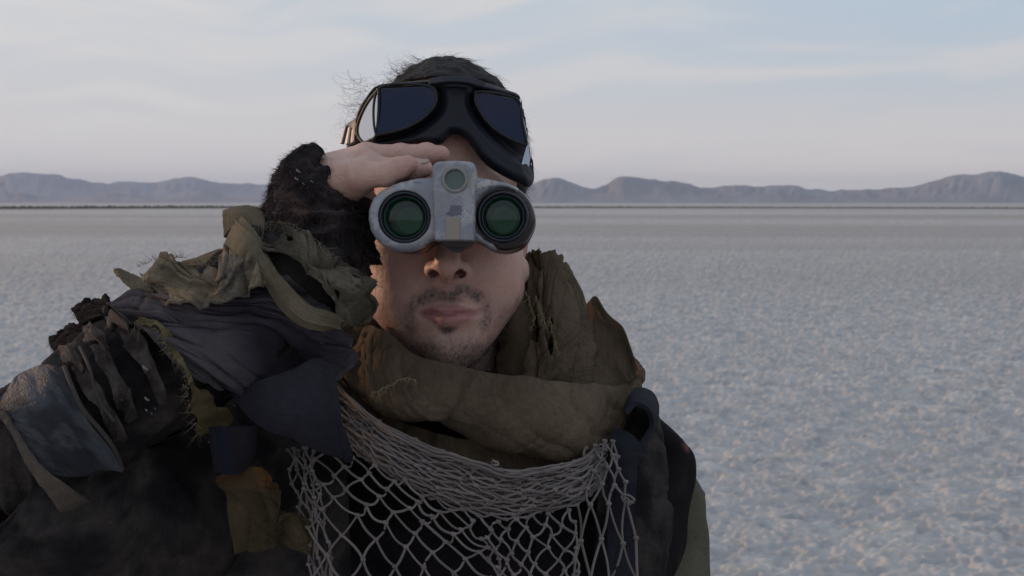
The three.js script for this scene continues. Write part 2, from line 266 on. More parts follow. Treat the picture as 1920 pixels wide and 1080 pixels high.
{ // the thin dark line of scrub across the lake bed
  const P = [], C = [], I = [], nu = 1500, prof = (px) => HORIZON + 10.2 + 2.0 * Math.pow(Math.abs(px - 900) / 900, 2) * (px < 900 ? 1 : 0.45), nv = 6;
  for (let j = 0; j <= nv; j++) for (let i = 0; i <= nu; i++) {
    const px = mix(-700, 2620, i / nu), r = F * EYE / (prof(px) - HORIZON) * (1 + 0.035 * j / nv), th = mix(0.95, 0.45, sstep(300, 1700, px));
    P.push((px - 960) / F * r, j === 0 || j === nv ? -0.05 : th * (0.7 + 0.6 * n3(px * 0.8, j * 2.1, 5) * 0.7) * Math.sin(Math.PI * j / nv), -r); C.push(...mix3([0.05, 0.047, 0.042], [0.10, 0.09, 0.075], rnd()));
    if (i && j) { const b = j * (nu + 1) + i; I.push(b - nu - 2, b - nu - 1, b, b - nu - 2, b, b - 1); }
  }
  const g = new THREE.BufferGeometry(); g.setAttribute('position', new THREE.BufferAttribute(new Float32Array(P), 3)); g.setAttribute('color', new THREE.BufferAttribute(new Float32Array(C), 3)); g.setIndex(I); g.computeVertexNormals();
  const o = add('scrub', g, M({ vertexColors: true, roughness: 1 }), scene); o.userData = { kind: 'stuff', label: 'thin dark line of low scrub across the far lake bed', category: 'scrub' };
}

// ------------------------------------------------------------------ the man
const BASE = worldOf(Lm(850, 900, -40)); BASE.y = 0;
const man = group('person', BASE, 'man in ragged desert clothes on the lake bed, raising one arm to look through binoculars', 'person');
const mp = (name, geo, m, parent = man, label) => part(name, geo, m, parent, man, label);
const skin = M({ vertexColors: true, roughness: 0.48, specularIntensity: 0.8, bumpMap: poreTex, bumpScale: 0.00055, sheen: 0.15, sheenRoughness: 0.5, sheenColor: rgb(0.5, 0.35, 0.3) });
const SK = [0.53, 0.345, 0.28], SKR = [0.50, 0.27, 0.215], HAIRC = [0.035, 0.03, 0.028];
const seg2 = (px, py, a, b) => { const dx = b[0] - a[0], dy = b[1] - a[1], t = clamp(((px - a[0]) * dx + (py - a[1]) * dy) / (dx * dx + dy * dy)); return Math.hypot(px - a[0] - dx * t, py - a[1] - dy * t); };
const poly2 = (px, py, P) => { let d = 1e9; for (let i = 0; i < P.length - 1; i++) d = Math.min(d, seg2(px, py, P[i], P[i + 1])); return d; };

// head, face and neck as one distance field (mm)
const skullC = Hm(838, 308, -10), jawC = Hm(834, 490, 14), bar = Hm(840, 583, 44);
const hp = {
  chin: Hm(842, 645, 62), chin2: Hm(843, 658, 54), jl: Hm(722, 552, 12), jr: Hm(938, 545, 10), cl: Hm(802, 643, 50), cr: Hm(880, 643, 50), earl: Hm(700, 470, -20), earr: Hm(955, 470, -20),
  ckl: Hm(752, 470, 44), ckr: Hm(920, 470, 44), chl: Hm(764, 556, 44), chr: Hm(916, 538, 42), br: Hm(848, 395, 80), tip: Hm(839, 494, 104), tip2: Hm(838, 500, 101), nl: Hm(811, 506, 86), nr: Hm(866, 505, 86), hl: Hm(814, 515.5, 98), hr: Hm(862, 514.5, 98), col: Hm(838, 517, 93),
  el: Hm(775, 402, 68), er: Hm(922, 400, 68), eyl: Hm(775, 402, 60), eyr: Hm(922, 400, 60), bl: Hm(770, 360, 72), brr: Hm(926, 358, 72), n0: Hm(838, 660, -30), n1: Hm(842, 900, -45),
  mL: Hm(781, 588, 70), mR: Hm(900, 586, 70), mC: Hm(840, 588.5, 89), mC1: Hm(813, 588.5, 84), mC2: Hm(868, 588, 84),
  uL: Hm(798, 585, 67), uC1: Hm(824, 578, 82.5), uC2: Hm(859, 578, 82.5), uR: Hm(887, 584, 69), lL: Hm(804, 593, 71), lC: Hm(840, 600, 83.5), lR: Hm(882, 592, 74), sul: Hm(840, 624, 83), phl: Hm(840, 545, 90), phl2: Hm(840, 566, 90), ear1: Hm(980, 430, -16), ear2: Hm(983, 508, -4), earL: Hm(700, 440, -14), nas1: Hm(795, 535, 82), nas2: Hm(770, 580, 70), nas3: Hm(884, 535, 82), nas4: Hm(908, 580, 70),
};
function headD(x, y, z) {
  let d = ell(x, y, z, skullC, [67, 86, 94]);
  d = smin(d, ell(x, y, z, jawC, [61, 78, 60]), 22);
  d = smin(d, cap(x, y, z, hp.jl, hp.cl, 15, 14), 22); d = smin(d, cap(x, y, z, hp.jr, hp.cr, 13, 14), 22);
  d = smin(d, cap(x, y, z, hp.earl, hp.jl, 16, 14), 20); d = smin(d, cap(x, y, z, hp.earr, hp.jr, 14, 13), 20);
  d = smin(d, ell(x, y, z, bar, [36, 30, 36]), 20);
  d = smin(d, sph(x, y, z, hp.chin, 17), 16); d = smin(d, sph(x, y, z, hp.chin2, 15), 12);
  d = smin(d, sph(x, y, z, hp.ckl, 24), 24); d = smin(d, sph(x, y, z, hp.ckr, 24), 24);
  d = smin(d, sph(x, y, z, hp.chl, 23), 26); d = smin(d, sph(x, y, z, hp.chr, 20), 26);
  d = smin(d, cap(x, y, z, hp.bl, hp.brr, 12, 12), 16);
  d = smax(d, -ell(x, y, z, [hp.el[0], hp.el[1], hp.el[2] + 16], [17, 11, 14]), 12); d = smax(d, -ell(x, y, z, [hp.er[0], hp.er[1], hp.er[2] + 16], [17, 11, 14]), 12);
  d = smin(d, sph(x, y, z, hp.eyl, 12.5), 3); d = smin(d, sph(x, y, z, hp.eyr, 12.5), 3);
  d = smin(d, cap(x, y, z, hp.br, hp.tip, 8, 9.5), 9);                    // nose
  d = smin(d, sph(x, y, z, hp.tip2, 8.6), 7);
  d = smin(d, ell(x, y, z, hp.nl, [6.8, 7.2, 11]), 9); d = smin(d, ell(x, y, z, hp.nr, [7.2, 7.6, 11]), 8);
  d = smin(d, cap(x, y, z, hp.col, [hp.col[0], hp.col[1] - 3, hp.col[2] - 6], 4.5, 4), 4);
  d = smax(d, -ell(x, y, z, hp.hl, [5.2, 3.7, 15]), 1.4); d = smax(d, -ell(x, y, z, hp.hr, [5.0, 3.7, 15]), 1.4);
  // nasolabial folds, lips, philtrum, the groove under the lower lip
  d += 2.0 * Math.exp(-Math.pow(cap(x, y, z, hp.nas1, hp.nas2, 0, 0) / 6, 2)) + 1.6 * Math.exp(-Math.pow(cap(x, y, z, hp.nas3, hp.nas4, 0, 0) / 6, 2));
  d += 1.5 * Math.exp(-Math.pow(cap(x, y, z, hp.phl, hp.phl2, 0, 0) / 3.6, 2));
  d = smin(d, cap(x, y, z, hp.uL, hp.uC1, 2.6, 4.2), 9); d = smin(d, cap(x, y, z, hp.uC1, hp.uC2, 4.2, 4.2), 6); d = smin(d, cap(x, y, z, hp.uC2, hp.uR, 4.2, 2.6), 9);
  d = smin(d, cap(x, y, z, hp.lL, hp.lC, 2.8, 5.4), 9); d = smin(d, cap(x, y, z, hp.lC, hp.lR, 5.4, 2.8), 9);
  let s = Math.min(cap(x, y, z, hp.mL, hp.mC1, 0, 0), cap(x, y, z, hp.mC1, hp.mC, 0, 0), cap(x, y, z, hp.mC, hp.mC2, 0, 0), cap(x, y, z, hp.mC2, hp.mR, 0, 0));
  d += 3.2 * Math.exp(-Math.pow(s / 2.2, 2));
  d += 2.6 * Math.exp(-Math.pow(sph(x, y, z, hp.sul, 0) / 8, 2));
  d = smin(d, ell(x, y, z, hp.ear1, [6, 24, 13]), 4); d = smin(d, ell(x, y, z, hp.ear2, [4.6, 10, 7]), 5); d = smin(d, ell(x, y, z, hp.earL, [8, 28, 15]), 4);
  d = smin(d, cap(x, y, z, hp.n0, hp.n1, 54, 58), 14);
  return d + 0.10 * n3(x * 0.5, y * 0.5, z * 0.5) + 0.22 * n3(x * 0.16, y * 0.16, z * 0.16);
}
function beardK(px, py, z) {                                              // where the stubble grows (photograph pixels on the face)
  if (z < 0.0 || py < 500 || py > 700) return 0;
  const mou = Math.max(0.95 * Math.exp(-Math.pow(poly2(px, py, [[792, 562], [812, 548], [836, 556]]) / 12, 2)), 1.0 * Math.exp(-Math.pow(poly2(px, py, [[842, 556], [868, 542], [898, 556]]) / 12, 2)), 0.75 * Math.exp(-Math.pow(poly2(px, py, [[775, 565], [766, 590], [772, 615]]) / 13, 2)), 0.6 * Math.exp(-Math.pow(poly2(px, py, [[905, 562], [916, 588], [908, 610]]) / 12, 2)));
  const soul = 1.15 * Math.exp(-Math.pow(Math.hypot((px - 839) / 16, (py - 620) / 8), 2));
  const chin = 0.7 * sstep(628, 650, py) * (1 - 0.5 * sstep(60, 110, Math.abs(px - 845))) * (1 - 0.35 * Math.exp(-Math.pow(Math.hypot(px - 832, py - 640) / 16, 2)));
  const side = 0.32 * sstep(540, 600, py) * sstep(62, 105, Math.abs(px - 838)), low = 0.5 * sstep(600, 640, py);
  return clamp(Math.max(mou, soul, chin, side, low * 0.7));
}
function skinCol(x, y, z, nz) {
  const [px, py] = toPx(x, y, z), X = x * 1000, Y = y * 1000, Z = z * 1000;
  const blot = fbm(X * 0.07, Y * 0.07, Z * 0.07, 3), fine = n3(X * 0.9, Y * 0.9, Z * 0.9);
  let c = mix3(SK, SKR, clamp(0.35 + 0.7 * blot));
  c = mix3(c, [0.47, 0.20, 0.16], 0.45 * Math.exp(-Math.pow(Math.hypot(px - 838, py - 505) / 40, 2)) * (z > 0.06 ? 1 : 0));
  if (z > 0.05 && py > 540 && py < 640) {                                 // lips
    const t = clamp((px - 781) / 119), arch = Math.sin(Math.PI * t), top = 588 - 19 * Math.pow(arch, 0.75) + 3.2 * Math.exp(-Math.pow((px - 841) / 8, 2)), bot = 588 + 23 * Math.pow(arch, 0.9);
    const k = sstep(-1.5, 3.5, Math.min(py - top, bot - py)) * (t > 0.005 && t < 0.995 ? 1 : 0);
    c = mix3(c, [0.37, 0.155, 0.15], k * 0.9); c = mix3(c, [0.15, 0.04, 0.042], Math.exp(-Math.pow((py - 588.5) / 1.8, 2)) * k * 0.5 * sstep(0, 0.25, Math.min(t, 1 - t)));
  }
  if (z > 0.06 && Math.min(ell(X, Y, Z, hp.hl, [5.2, 3.7, 15]), ell(X, Y, Z, hp.hr, [5, 3.7, 15])) < 0.35) c = [0.13, 0.055, 0.045];
  const b = beardK(px, py, z), g = clamp(b * (0.85 + 0.65 * n3(X * 0.55, Y * 0.55, Z * 0.55)));
  c = mix3(c, [0.085, 0.070, 0.070], g * 0.80);
  return c.map(v => v * (1 + 0.06 * fine));
}
const cyl = (x, y, z) => [Math.atan2(x + 0.055, z) * 0.085, y];
const headG = nets(headD, [-150, -200, -112], [36, 200, 122], 2.0, skinCol, cyl);

// hand: fingers laid over the top of the binoculars, palm down, little finger nearest the lens
const Q = (px, py, z) => Hm(px, py, z);
const hb = [ // capsules with radii
  [Q(572, 400, 112), Q(612, 352, 118), 25, 22], [Q(612, 350, 128), Q(682, 322, 156), 16, 11.5], [Q(612, 345, 116), Q(684, 305, 138), 18, 12], [Q(615, 330, 104), Q(686, 296, 118), 17, 11.5], [Q(620, 330, 92), Q(690, 296, 100), 15, 11],
  [Q(640, 350, 122), Q(676, 345, 150), 16, 8.5],
];
const fingers = [
  [[Q(676, 332, 161), 9.6], [Q(722, 327, 164), 8.3], [Q(748, 315, 163), 7.4], [Q(766, 308, 162), 6.6]],        // little
  [[Q(690, 314, 142), 10.2], [Q(742, 320, 146), 8.8], [Q(776, 318, 146), 7.6], [Q(795, 316, 146), 6.8]],       // ring
  [[Q(690, 296, 122), 10.4], [Q(752, 292, 121), 8.6], [Q(800, 289, 119), 7.8], [Q(827, 289, 118), 6.7]],       // middle
  [[Q(690, 300, 102), 10], [Q(745, 305, 102), 8.4], [Q(786, 306, 102), 7.6], [Q(808, 307, 102), 6.8]],          // index
];
const thumb = [[Q(640, 372, 98), 12], [Q(680, 378, 96), 10.5], [Q(704, 398, 92), 9], [Q(716, 420, 90), 7.5]];
function handD(x, y, z) {
  let d = 1e9;
  for (const [a, b, ra, rb] of hb) d = smin(d, cap(x, y, z, a, b, ra, rb), 9);
  d = smin(d, cap(x, y, z, Q(612, 352, 106), thumb[0][0], 18, 13), 12);
  let f = 1e9;
  for (const ch of [...fingers, thumb]) { let q = 1e9; for (let i = 0; i < ch.length - 1; i++) q = smin(q, cap(x, y, z, ch[i][0], ch[i + 1][0], ch[i][1], ch[i + 1][1]), 2.5); for (let i = 1; i < ch.length - 1; i++) q = smin(q, sph(x, y, z, ch[i][0], ch[i][1] + 0.5), 3); f = Math.min(f, q); }
  d = smin(d, f, 5.5);
  d += 3.2 * Math.exp(-Math.pow(sph(x, y, z, Q(671, 311, 150), 0) / 6, 2));             // dimple between the knuckles
  d += 1.5 * Math.exp(-Math.pow(cap(x, y, z, Q(640, 322, 142), Q(700, 316, 152), 0, 0) / 3.2, 2));
  for (const ch of fingers) for (const i of [1, 2]) d += 0.45 * Math.exp(-Math.pow(sph(x, y, z, [ch[i][0][0], ch[i][0][1] + ch[i][1], ch[i][0][2]], 0) / 3, 2)) * Math.sin((x - ch[i][0][0]) * 2.4);
  return d + 0.25 * n3(x * 0.35, y * 0.35, z * 0.35) + 0.12 * Math.sin(x * 1.1 + 2 * n3(x * 0.1, y * 0.1, z * 0.1)) * n3(x * 0.12, y * 0.12, 3);
}
function handCol(x, y, z, nz) {
  const X = x * 1000, Y = y * 1000, Z = z * 1000; let c = mix3(SK, SKR, clamp(0.25 + 0.8 * fbm(X * 0.08, Y * 0.08, Z * 0.08 + 9, 3)));
  for (const ch of [...fingers, thumb]) { const t = ch[3][0]; c = mix3(c, [0.50, 0.23, 0.20], 0.55 * Math.exp(-Math.pow(sph(X, Y, Z, t, 0) / 11, 2))); c = mix3(c, [0.47, 0.21, 0.18], 0.35 * Math.exp(-Math.pow(sph(X, Y, Z, ch[1][0], 0) / 9, 2))); }
  const nail = fingers[1][3][0]; // ring finger's nail
  c = mix3(c, [0.46, 0.38, 0.33], 0.8 * sstep(0.55, 0.1, Math.hypot((X - nail[0] + 1) / 9, (Y - nail[1] - 6) / 5, (Z - nail[2] - 2) / 8)));
  return c.map(v => v * (1 + 0.07 * n3(X * 0.8, Y * 0.8, Z * 0.8)));
}
const handG = nets(handD, [-195, 40, 60], [-40, 128, 186], 1.6, handCol, (x, y, z) => [x, y + z]);
// arms and trunk under the clothes
const armD = (x, y, z) => Math.min(smin(cap(x, y, z, Q(575, 400, 112), Q(300, 690, 130), 26, 34), smin(cap(x, y, z, Q(300, 690, 130), Q(70, 860, 138), 34, 32), smin(cap(x, y, z, Q(70, 860, 138), Q(260, 945, 60), 32, 40), cap(x, y, z, Q(260, 945, 60), Q(520, 945, -40), 40, 46), 10), 10), 20), smin(cap(x, y, z, Q(1185, 930, -72), Q(1226, 1500, -44), 36, 28), smin(cap(x, y, z, Q(520, 950, -50), Q(1175, 935, -50), 46, 46), ell(x, y, z, Q(850, 1250, -50), [140, 260, 85]), 40), 30));
const bodyG = nets(armD, [-470, -560, -190], [230, 120, 200], 12, () => SK, (x, y) => [x, y]);
mp('body', [headG, handG, bodyG], skin);
const nailG = new THREE.SphereGeometry(1, 16, 10); nailG.scale(0.0052, 0.0012, 0.0045); nailG.rotateZ(0.16); nailG.rotateX(0.5); nailG.translate(...Lm(792, 302.5, 149)); mp('fingernail', nailG, M({ color: rgb(0.36, 0.27, 0.23), roughness: 0.4 }));

// stubble, scalp hair
{
  const L = [], p = headG.attributes.position, nn = headG.attributes.normal;
  for (let i = 0; i < p.count; i++) for (let q = 0; q < 3; q++) {
    const x = p.getX(i), y = p.getY(i), z = p.getZ(i); if (y > 0.02) continue; const [px, py] = toPx(x, y, z), b = beardK(px, py, z);
    if (rnd() > b * b * 0.7 || (py > 568 && py < 612 && px > 785 && px < 896)) continue;
    const n = [nn.getX(i), nn.getY(i), nn.getZ(i)], l = rr(0.0015, 0.0034), o = [x + rr(-0.001, 0.001), y + rr(-0.001, 0.001), z], dr = [n[0] * 0.5 + rr(-0.3, 0.3), n[1] * 0.5 - 0.75 + rr(-0.2, 0.2), n[2] * 0.5 + rr(-0.1, 0.2)];
    L.push({ pts: [[o[0], o[1], o[2] - 0.0004], [o[0] + dr[0] * l * 0.6 + n[0] * 0.0005, o[1] + dr[1] * l * 0.6, o[2] + dr[2] * l * 0.6 + n[2] * 0.0006], [o[0] + dr[0] * l, o[1] + dr[1] * l, o[2] + dr[2] * l]], r: 0.00011, c: rnd() < 0.15 ? [0.2, 0.17, 0.15] : [0.03, 0.024, 0.022] });
  }
  mp('beard', strands(L), M({ vertexColors: true, roughness: 0.7 }));
}
{
  const hc = [skullC[0], skullC[1], skullC[2] - 2], HR = [71, 92, 100];
  const hairD = (x, y, z) => { const [px, py] = toPx(x / 1000, y / 1000, z / 1000); const d = ell(x, y, z, hc, HR); const line = y < hc[1] + 62 ? z - 26 - (y - hc[1]) * 0.15 : -50; return smax(smax(d, line, 6), -(y - hc[1] + 78 + z * 0.2), 6) + 2.2 * n3(x * 0.09, y * 0.05, z * 0.09) + 1.3 * n3(x * 0.3, y * 0.14, z * 0.3); };
  const cap_ = nets(hairD, [hc[0] - 92, hc[1] - 92, -125], [hc[0] + 92, hc[1] + 102, 100], 2.6, () => [0.022, 0.02, 0.02]);
  const L = [], p = cap_.attributes.position, nn = cap_.attributes.normal;
  for (let i = 0; i < p.count; i++) {
    const x = p.getX(i), y = p.getY(i), z = p.getZ(i); if (rnd() > 0.20 || y < 0.02) continue; const n = [nn.getX(i), nn.getY(i), nn.getZ(i)], left = x * 1000 < hc[0] - 14;
    const pts = [], len = left ? rr(0.010, 0.026) : rr(0.008, 0.02), cu = left ? rr(0.0015, 0.0045) : rr(0.0005, 0.0015), ph = rr(0, 6.28), fr = rr(250, 480), q0 = [left ? -0.6 : 0.5, -0.25, -0.75].map(v => v + rr(-0.35, 0.35)), dt = q0[0] * n[0] + q0[1] * n[1] + q0[2] * n[2], lift = left ? rr(0.15, 0.75) : rr(0.05, 0.2), dir = [0, 1, 2].map(k => q0[k] - dt * n[k] + n[k] * lift);
    for (let k = 0; k < 8; k++) { const s = len * k / 7; pts.push([x + dir[0] * s + cu * Math.sin(ph + s * fr) * k / 7, y + dir[1] * s + cu * Math.cos(ph + s * fr) * k / 7 - s * s * 6, z + dir[2] * s + cu * 0.7 * Math.sin(ph * 2 + s * fr) * k / 7]); }
    L.push({ pts, r: 0.00016, c: rnd() < 0.2 ? [0.07, 0.06, 0.055] : [0.03, 0.026, 0.025] });
  }
  for (let q = 0; q < 90; q++) { // flyaway curls at the left temple
    const s0 = Lm(rr(668, 720), rr(150, 250), rr(-30, 20)), ph = rr(0, 6.28), pts = [], l = rr(0.012, 0.032), up = rr(-0.5, 0.6), cu = rr(0.002, 0.006), fr = rr(4, 10);
    for (let k = 0; k < 10; k++) { const t = k / 9; pts.push([s0[0] - l * t + cu * Math.sin(ph + fr * t), s0[1] + l * up * t + cu * Math.cos(ph + fr * t), s0[2] - 0.3 * l * t]); }
    L.push({ pts, r: 0.00012, c: [0.05, 0.045, 0.042] });
  }
  const hm = M({ vertexColors: true, roughness: 0.65, specularIntensity: 0.4 });
  const hair = mp('hair', [cap_, strands(L)], hm);
}

// ------------------------------------------------------------------ binoculars (a thing of its own, held in the hand)
const bBase = worldOf(Lm(850, 405, 140));
const bin = group('binoculars', bBase, 'worn silver-painted field binoculars with green lenses held before the man\'s eyes', 'binoculars');
const bp = (n, g, m, parent = bin, label) => part(n, g, m, parent, bin, label);
const ZF = 178, B2 = (px, py) => { const p = Lm(px, py, ZF); return new THREE.Vector2(p[0], p[1]); };
const spl = (pts, n) => { const c = new THREE.CatmullRomCurve3(pts.map(p => new THREE.Vector3(p[0], p[1], 0))); return c.getPoints(n).map(v => [v.x, v.y]); };
const mm = (px) => px / F * (D0 - ZF / 1000);
function wearTex() {                                                     // scuffed aluminium paint: blotches, scratches, chips (matter of the paint)
  const W = 1024, H = 640, d = new Uint8Array(W * H * 4), g = (v) => Math.round(255 * Math.pow(clamp(v), 1 / 2.2));
  for (let j = 0; j < H; j++) for (let i = 0; i < W; i++) {
    const px = 680 + i / W * 340, py = 480 - j / H * 190, qx = px + 0.6 * py + 5 * n3(px * 0.08, py * 0.08, 77), qy = py - 0.6 * px + 5 * n3(px * 0.08, py * 0.08, 78), b = fbm(qx * 0.026, qy * 0.026, 3, 5), f = fbm(qx * 0.10, qy * 0.10, 8, 4), sc = Math.max(ridge(px * 0.05 + py * 0.02, py * 0.35 - px * 0.02, 5), ridge(px * 0.3, py * 0.03, 9)), sp = n3(px * 0.4, py * 0.4, 15);
    let c = mix3([0.235, 0.24, 0.27], [0.40, 0.39, 0.395], sstep(-0.35, 0.45, b + 0.4 * f));
    c = mix3(c, [0.17, 0.185, 0.26], sstep(0.05, 0.45, f + 0.4 * b) * 0.62);
    c = mix3(c, [0.14, 0.13, 0.16], sstep(0.95, 1.0, sc) * sstep(0.0, 0.4, b) * 0.4);
    c = mix3(c, [0.40, 0.34, 0.26], sstep(0.15, 0.6, fbm(px * 0.05 + 9, py * 0.05, 4, 3)) * 0.35);
    c = mix3(c, [0.10, 0.09, 0.10], sstep(0.80, 1.0, sp + 0.5 * b) * 0.6);
    const chip = Math.max(Math.abs((px - 855 + 1.5 * n3(py * 0.3, 1)) / 11), Math.abs((py - 396 + 2 * n3(px * 0.4, 2)) / 9.5)), chip2 = Math.hypot((px - 850) / 13, (py - 402) / 4.5);
    c = mix3(c, [0.105, 0.095, 0.125], sstep(1.15, 0.9, Math.min(chip + 0.25 * n3(px * 0.25, py * 0.25, 2), chip2)) * 0.85);
    c = mix3(c, [0.12, 0.13, 0.20], sstep(0.9, 0.5, Math.hypot((px - 783 - 0.8 * (py - 343)) / 13, (py - 343) / 3.4)) * 0.7);
    const o = (j * W + i) * 4; d[o] = g(c[0]); d[o + 1] = g(c[1]); d[o + 2] = g(c[2]); d[o + 3] = 255;
  }
  const t = new THREE.DataTexture(d, W, H); t.colorSpace = THREE.SRGBColorSpace; t.magFilter = THREE.LinearFilter; t.minFilter = THREE.LinearMipmapLinearFilter; t.generateMipmaps = true; t.needsUpdate = true; return t;
}
const wear = wearTex(), u0 = Lm(680, 480, ZF), u1 = Lm(1020, 290, ZF);
const planar = (g) => { const p = g.attributes.position, u = g.attributes.uv; for (let i = 0; i < p.count; i++) u.setXY(i, (p.getX(i) - u0[0]) / (u1[0] - u0[0]), (p.getY(i) - u0[1]) / (u1[1] - u0[1])); return g; };
const paint = M({ map: wear, roughness: 0.5, metalness: 0.35, bumpMap: wear, bumpScale: 0.0003 });
const ext = (pts, z0, z1, bev, holes = [], seg = 3) => {
  const s = new THREE.Shape(pts.map(p => B2(...p))); for (const h of holes) s.holes.push(new THREE.Path(h.map(p => B2(...p))));
  const g = new THREE.ExtrudeGeometry(s, { depth: (z1 - z0) / 1000 - bev * 2, bevelEnabled: bev > 0, bevelSize: bev, bevelThickness: bev, bevelOffset: -bev, bevelSegments: seg, curveSegments: 24 }); g.translate(0, 0, z0 / 1000 + bev); return g;
};
const circ = (cx, cy, r, a0 = 0, a1 = 6.2832, n = 64) => Array.from({ length: n + 1 }, (_, i) => [cx + r * Math.cos(mix(a0, a1, i / n)), cy + r * Math.sin(mix(a0, a1, i / n))]);
const CL = [759, 407], CR = [943.5, 406];
const outline = [...spl([[812, 331], [790, 333], [766, 337], [738, 345], [714, 357], [698, 374], [690, 397], [691, 420], [700, 442], [717, 460], [740, 470], [764, 471.5], [785, 466], [803, 454], [815, 449]], 90), ...spl([[892, 449], [905, 456], [922, 466], [942, 471.5], [964, 469], [985, 458], [1000, 437], [1007, 412], [1003, 390], [993, 370], [976, 353], [950, 342], [920, 336], [893, 331]], 90)];
const coverO = [...spl([[812, 331], [790, 333], [766, 337], [738, 345], [714, 357], [698, 374], [690, 397], [691, 420], [700, 442], [717, 460], [740, 470], [764, 471.5], [785, 466], [803, 454], [815, 449]], 90), ...spl([[892, 449], [905, 456], [920, 465], [934, 470]], 14), [930, 462], [927, 456], ...circ(CR[0], CR[1], 52.5, 1.87, 5.18, 50), [969, 363], [972, 352.5], ...spl([[972, 352], [950, 342], [920, 336], [893, 331]], 12)];
const ins = (pts, k) => { const cx = 848, cy = 404; return pts.map(([x, y]) => [cx + (x - cx) * k, cy + (y - cy) * k]); };
bp('housing', [ext(outline, 96, 141, 0.002), ...[0].map(() => nets((x, y, z) => { const mk = mm(1) * 1000, px = 960 + x / mk, py = 540 - y / mk; return smax(smax(smax(sdPoly(px, py, outline) * mk + 0.6, z - 176, 8), 138 - z, 1), (47 - Math.min(Math.hypot(px - CL[0], py - CL[1]), Math.hypot(px - CR[0], py - CR[1]))) * mk, 1); }, Lm(680, 480, ZF).map((v, i) => i < 2 ? v * 1000 : 136), Lm(1020, 320, ZF).map((v, i) => i < 2 ? v * 1000 : 180), 1.3))], M({ color: rgb(0.016, 0.008, 0.006), roughness: 0.28, bumpMap: grainTex, bumpScale: 0.0004 }), bin, 'dark brown housing showing where the silver paint shell is broken away');
function sdPoly(x, y, P) { let d = 1e18, s = 1; for (let i = 0, j = P.length - 1; i < P.length; j = i++) { const ex = P[j][0] - P[i][0], ey = P[j][1] - P[i][1], wx = x - P[i][0], wy = y - P[i][1], t = clamp((wx * ex + wy * ey) / (ex * ex + ey * ey || 1e-9)), bx = wx - ex * t, by = wy - ey * t; d = Math.min(d, bx * bx + by * by); const c1 = y >= P[i][1], c2 = y < P[j][1], c3 = ex * wy > ey * wx; if ((c1 && c2 && c3) || (!c1 && !c2 && !c3)) s = -s; } return s * Math.sqrt(d); }
{
  const mk = mm(1) * 1000, c0 = Lm(680, 480, ZF), c1 = Lm(1020, 320, ZF);
  const coverD = (x, y, z) => { const px = 960 + x / mk, py = 540 - y / mk, d2 = sdPoly(px, py, coverO) * mk + 0.25 * n3(px * 0.25, py * 0.25, 3), h = Math.hypot(px - CL[0], py - CL[1]) - 48.6, h2 = Math.hypot(px - CR[0], py - CR[1]) - 48.6; const o = smax(smax(d2, z - 181, 9), 163 - z, 1); return smax(o, -Math.min(h, h2) * mk, 1.2) + 0.12 * n3(px * 0.1, py * 0.1, 8); };
  bp('cover_plate', planar(nets(coverD, [c0[0] * 1000, c0[1] * 1000, 160], [c1[0] * 1000, c1[1] * 1000, 185], 0.9, null)), paint, bin, 'scuffed silver front shell broken away at one side');
}
const blk = [[815, 450], [813.5, 400], [811.5, 325], [812.5, 313], [817, 307], [824, 304.5], [852, 302.8], [880, 304.5], [888, 307.5], [892, 314], [893, 325], [892, 400], [891.5, 450]];
bp('bridge_block', planar(ext(blk, 150, 185, 0.0022, [circ(853, 337, 17.5).slice(0, -1).reverse()], 4)), paint);
bp('bridge_block', planar(ext([[818, 451.5], [817.5, 408], [836, 406.5], [866, 409], [889, 411], [889.5, 451.5]], 160, 187.3, 0.0012)), paint, bin, 'lower step of the bridge block');
bp('rubbed_strip', planar(ext([[838, 450], [836, 408.5], [864, 410], [863, 450]], 170, 188.2, 0.0004)), M({ color: rgb(0.31, 0.275, 0.225), roughness: 0.6, bumpMap: grainTex, bumpScale: 0.0003 }), bin, 'tan rubbed strip on the lower bridge block');
const lathe = (prof, c, z0) => { const g = new THREE.LatheGeometry(prof.map(([r, z]) => new THREE.Vector2(mm(r), z / 1000)), 72); g.rotateX(Math.PI / 2); const p = Lm(...c, z0); g.translate(p[0], p[1], z0 / 1000); return g; };
const rubber = M({ color: rgb(0.012, 0.014, 0.022), roughness: 0.42 });
const ringW = bp('lens_ring', lathe([[17.5, -14], [18, 1.5], [19.5, 2.6], [22, 2.8], [24, 2.2], [25.3, 0.8], [25.3, -2]], [853, 337], 184.5), M({ color: rgb(0.34, 0.325, 0.31), roughness: 0.45, metalness: 0.5, bumpMap: grainTex, bumpScale: 0.0003 }), bin, 'small worn ring round the top window');
bp('window_lens', (() => { const g = new THREE.CylinderGeometry(mm(17.8), mm(17.8), 0.002, 48); g.rotateX(Math.PI / 2); const p = Lm(853, 337, 181); g.translate(...p); return g; })(), M({ color: rgb(0.060, 0.105, 0.090), roughness: 0.16, clearcoat: 0.6, clearcoatRoughness: 0.1 }), bin, 'small round grey-green window');
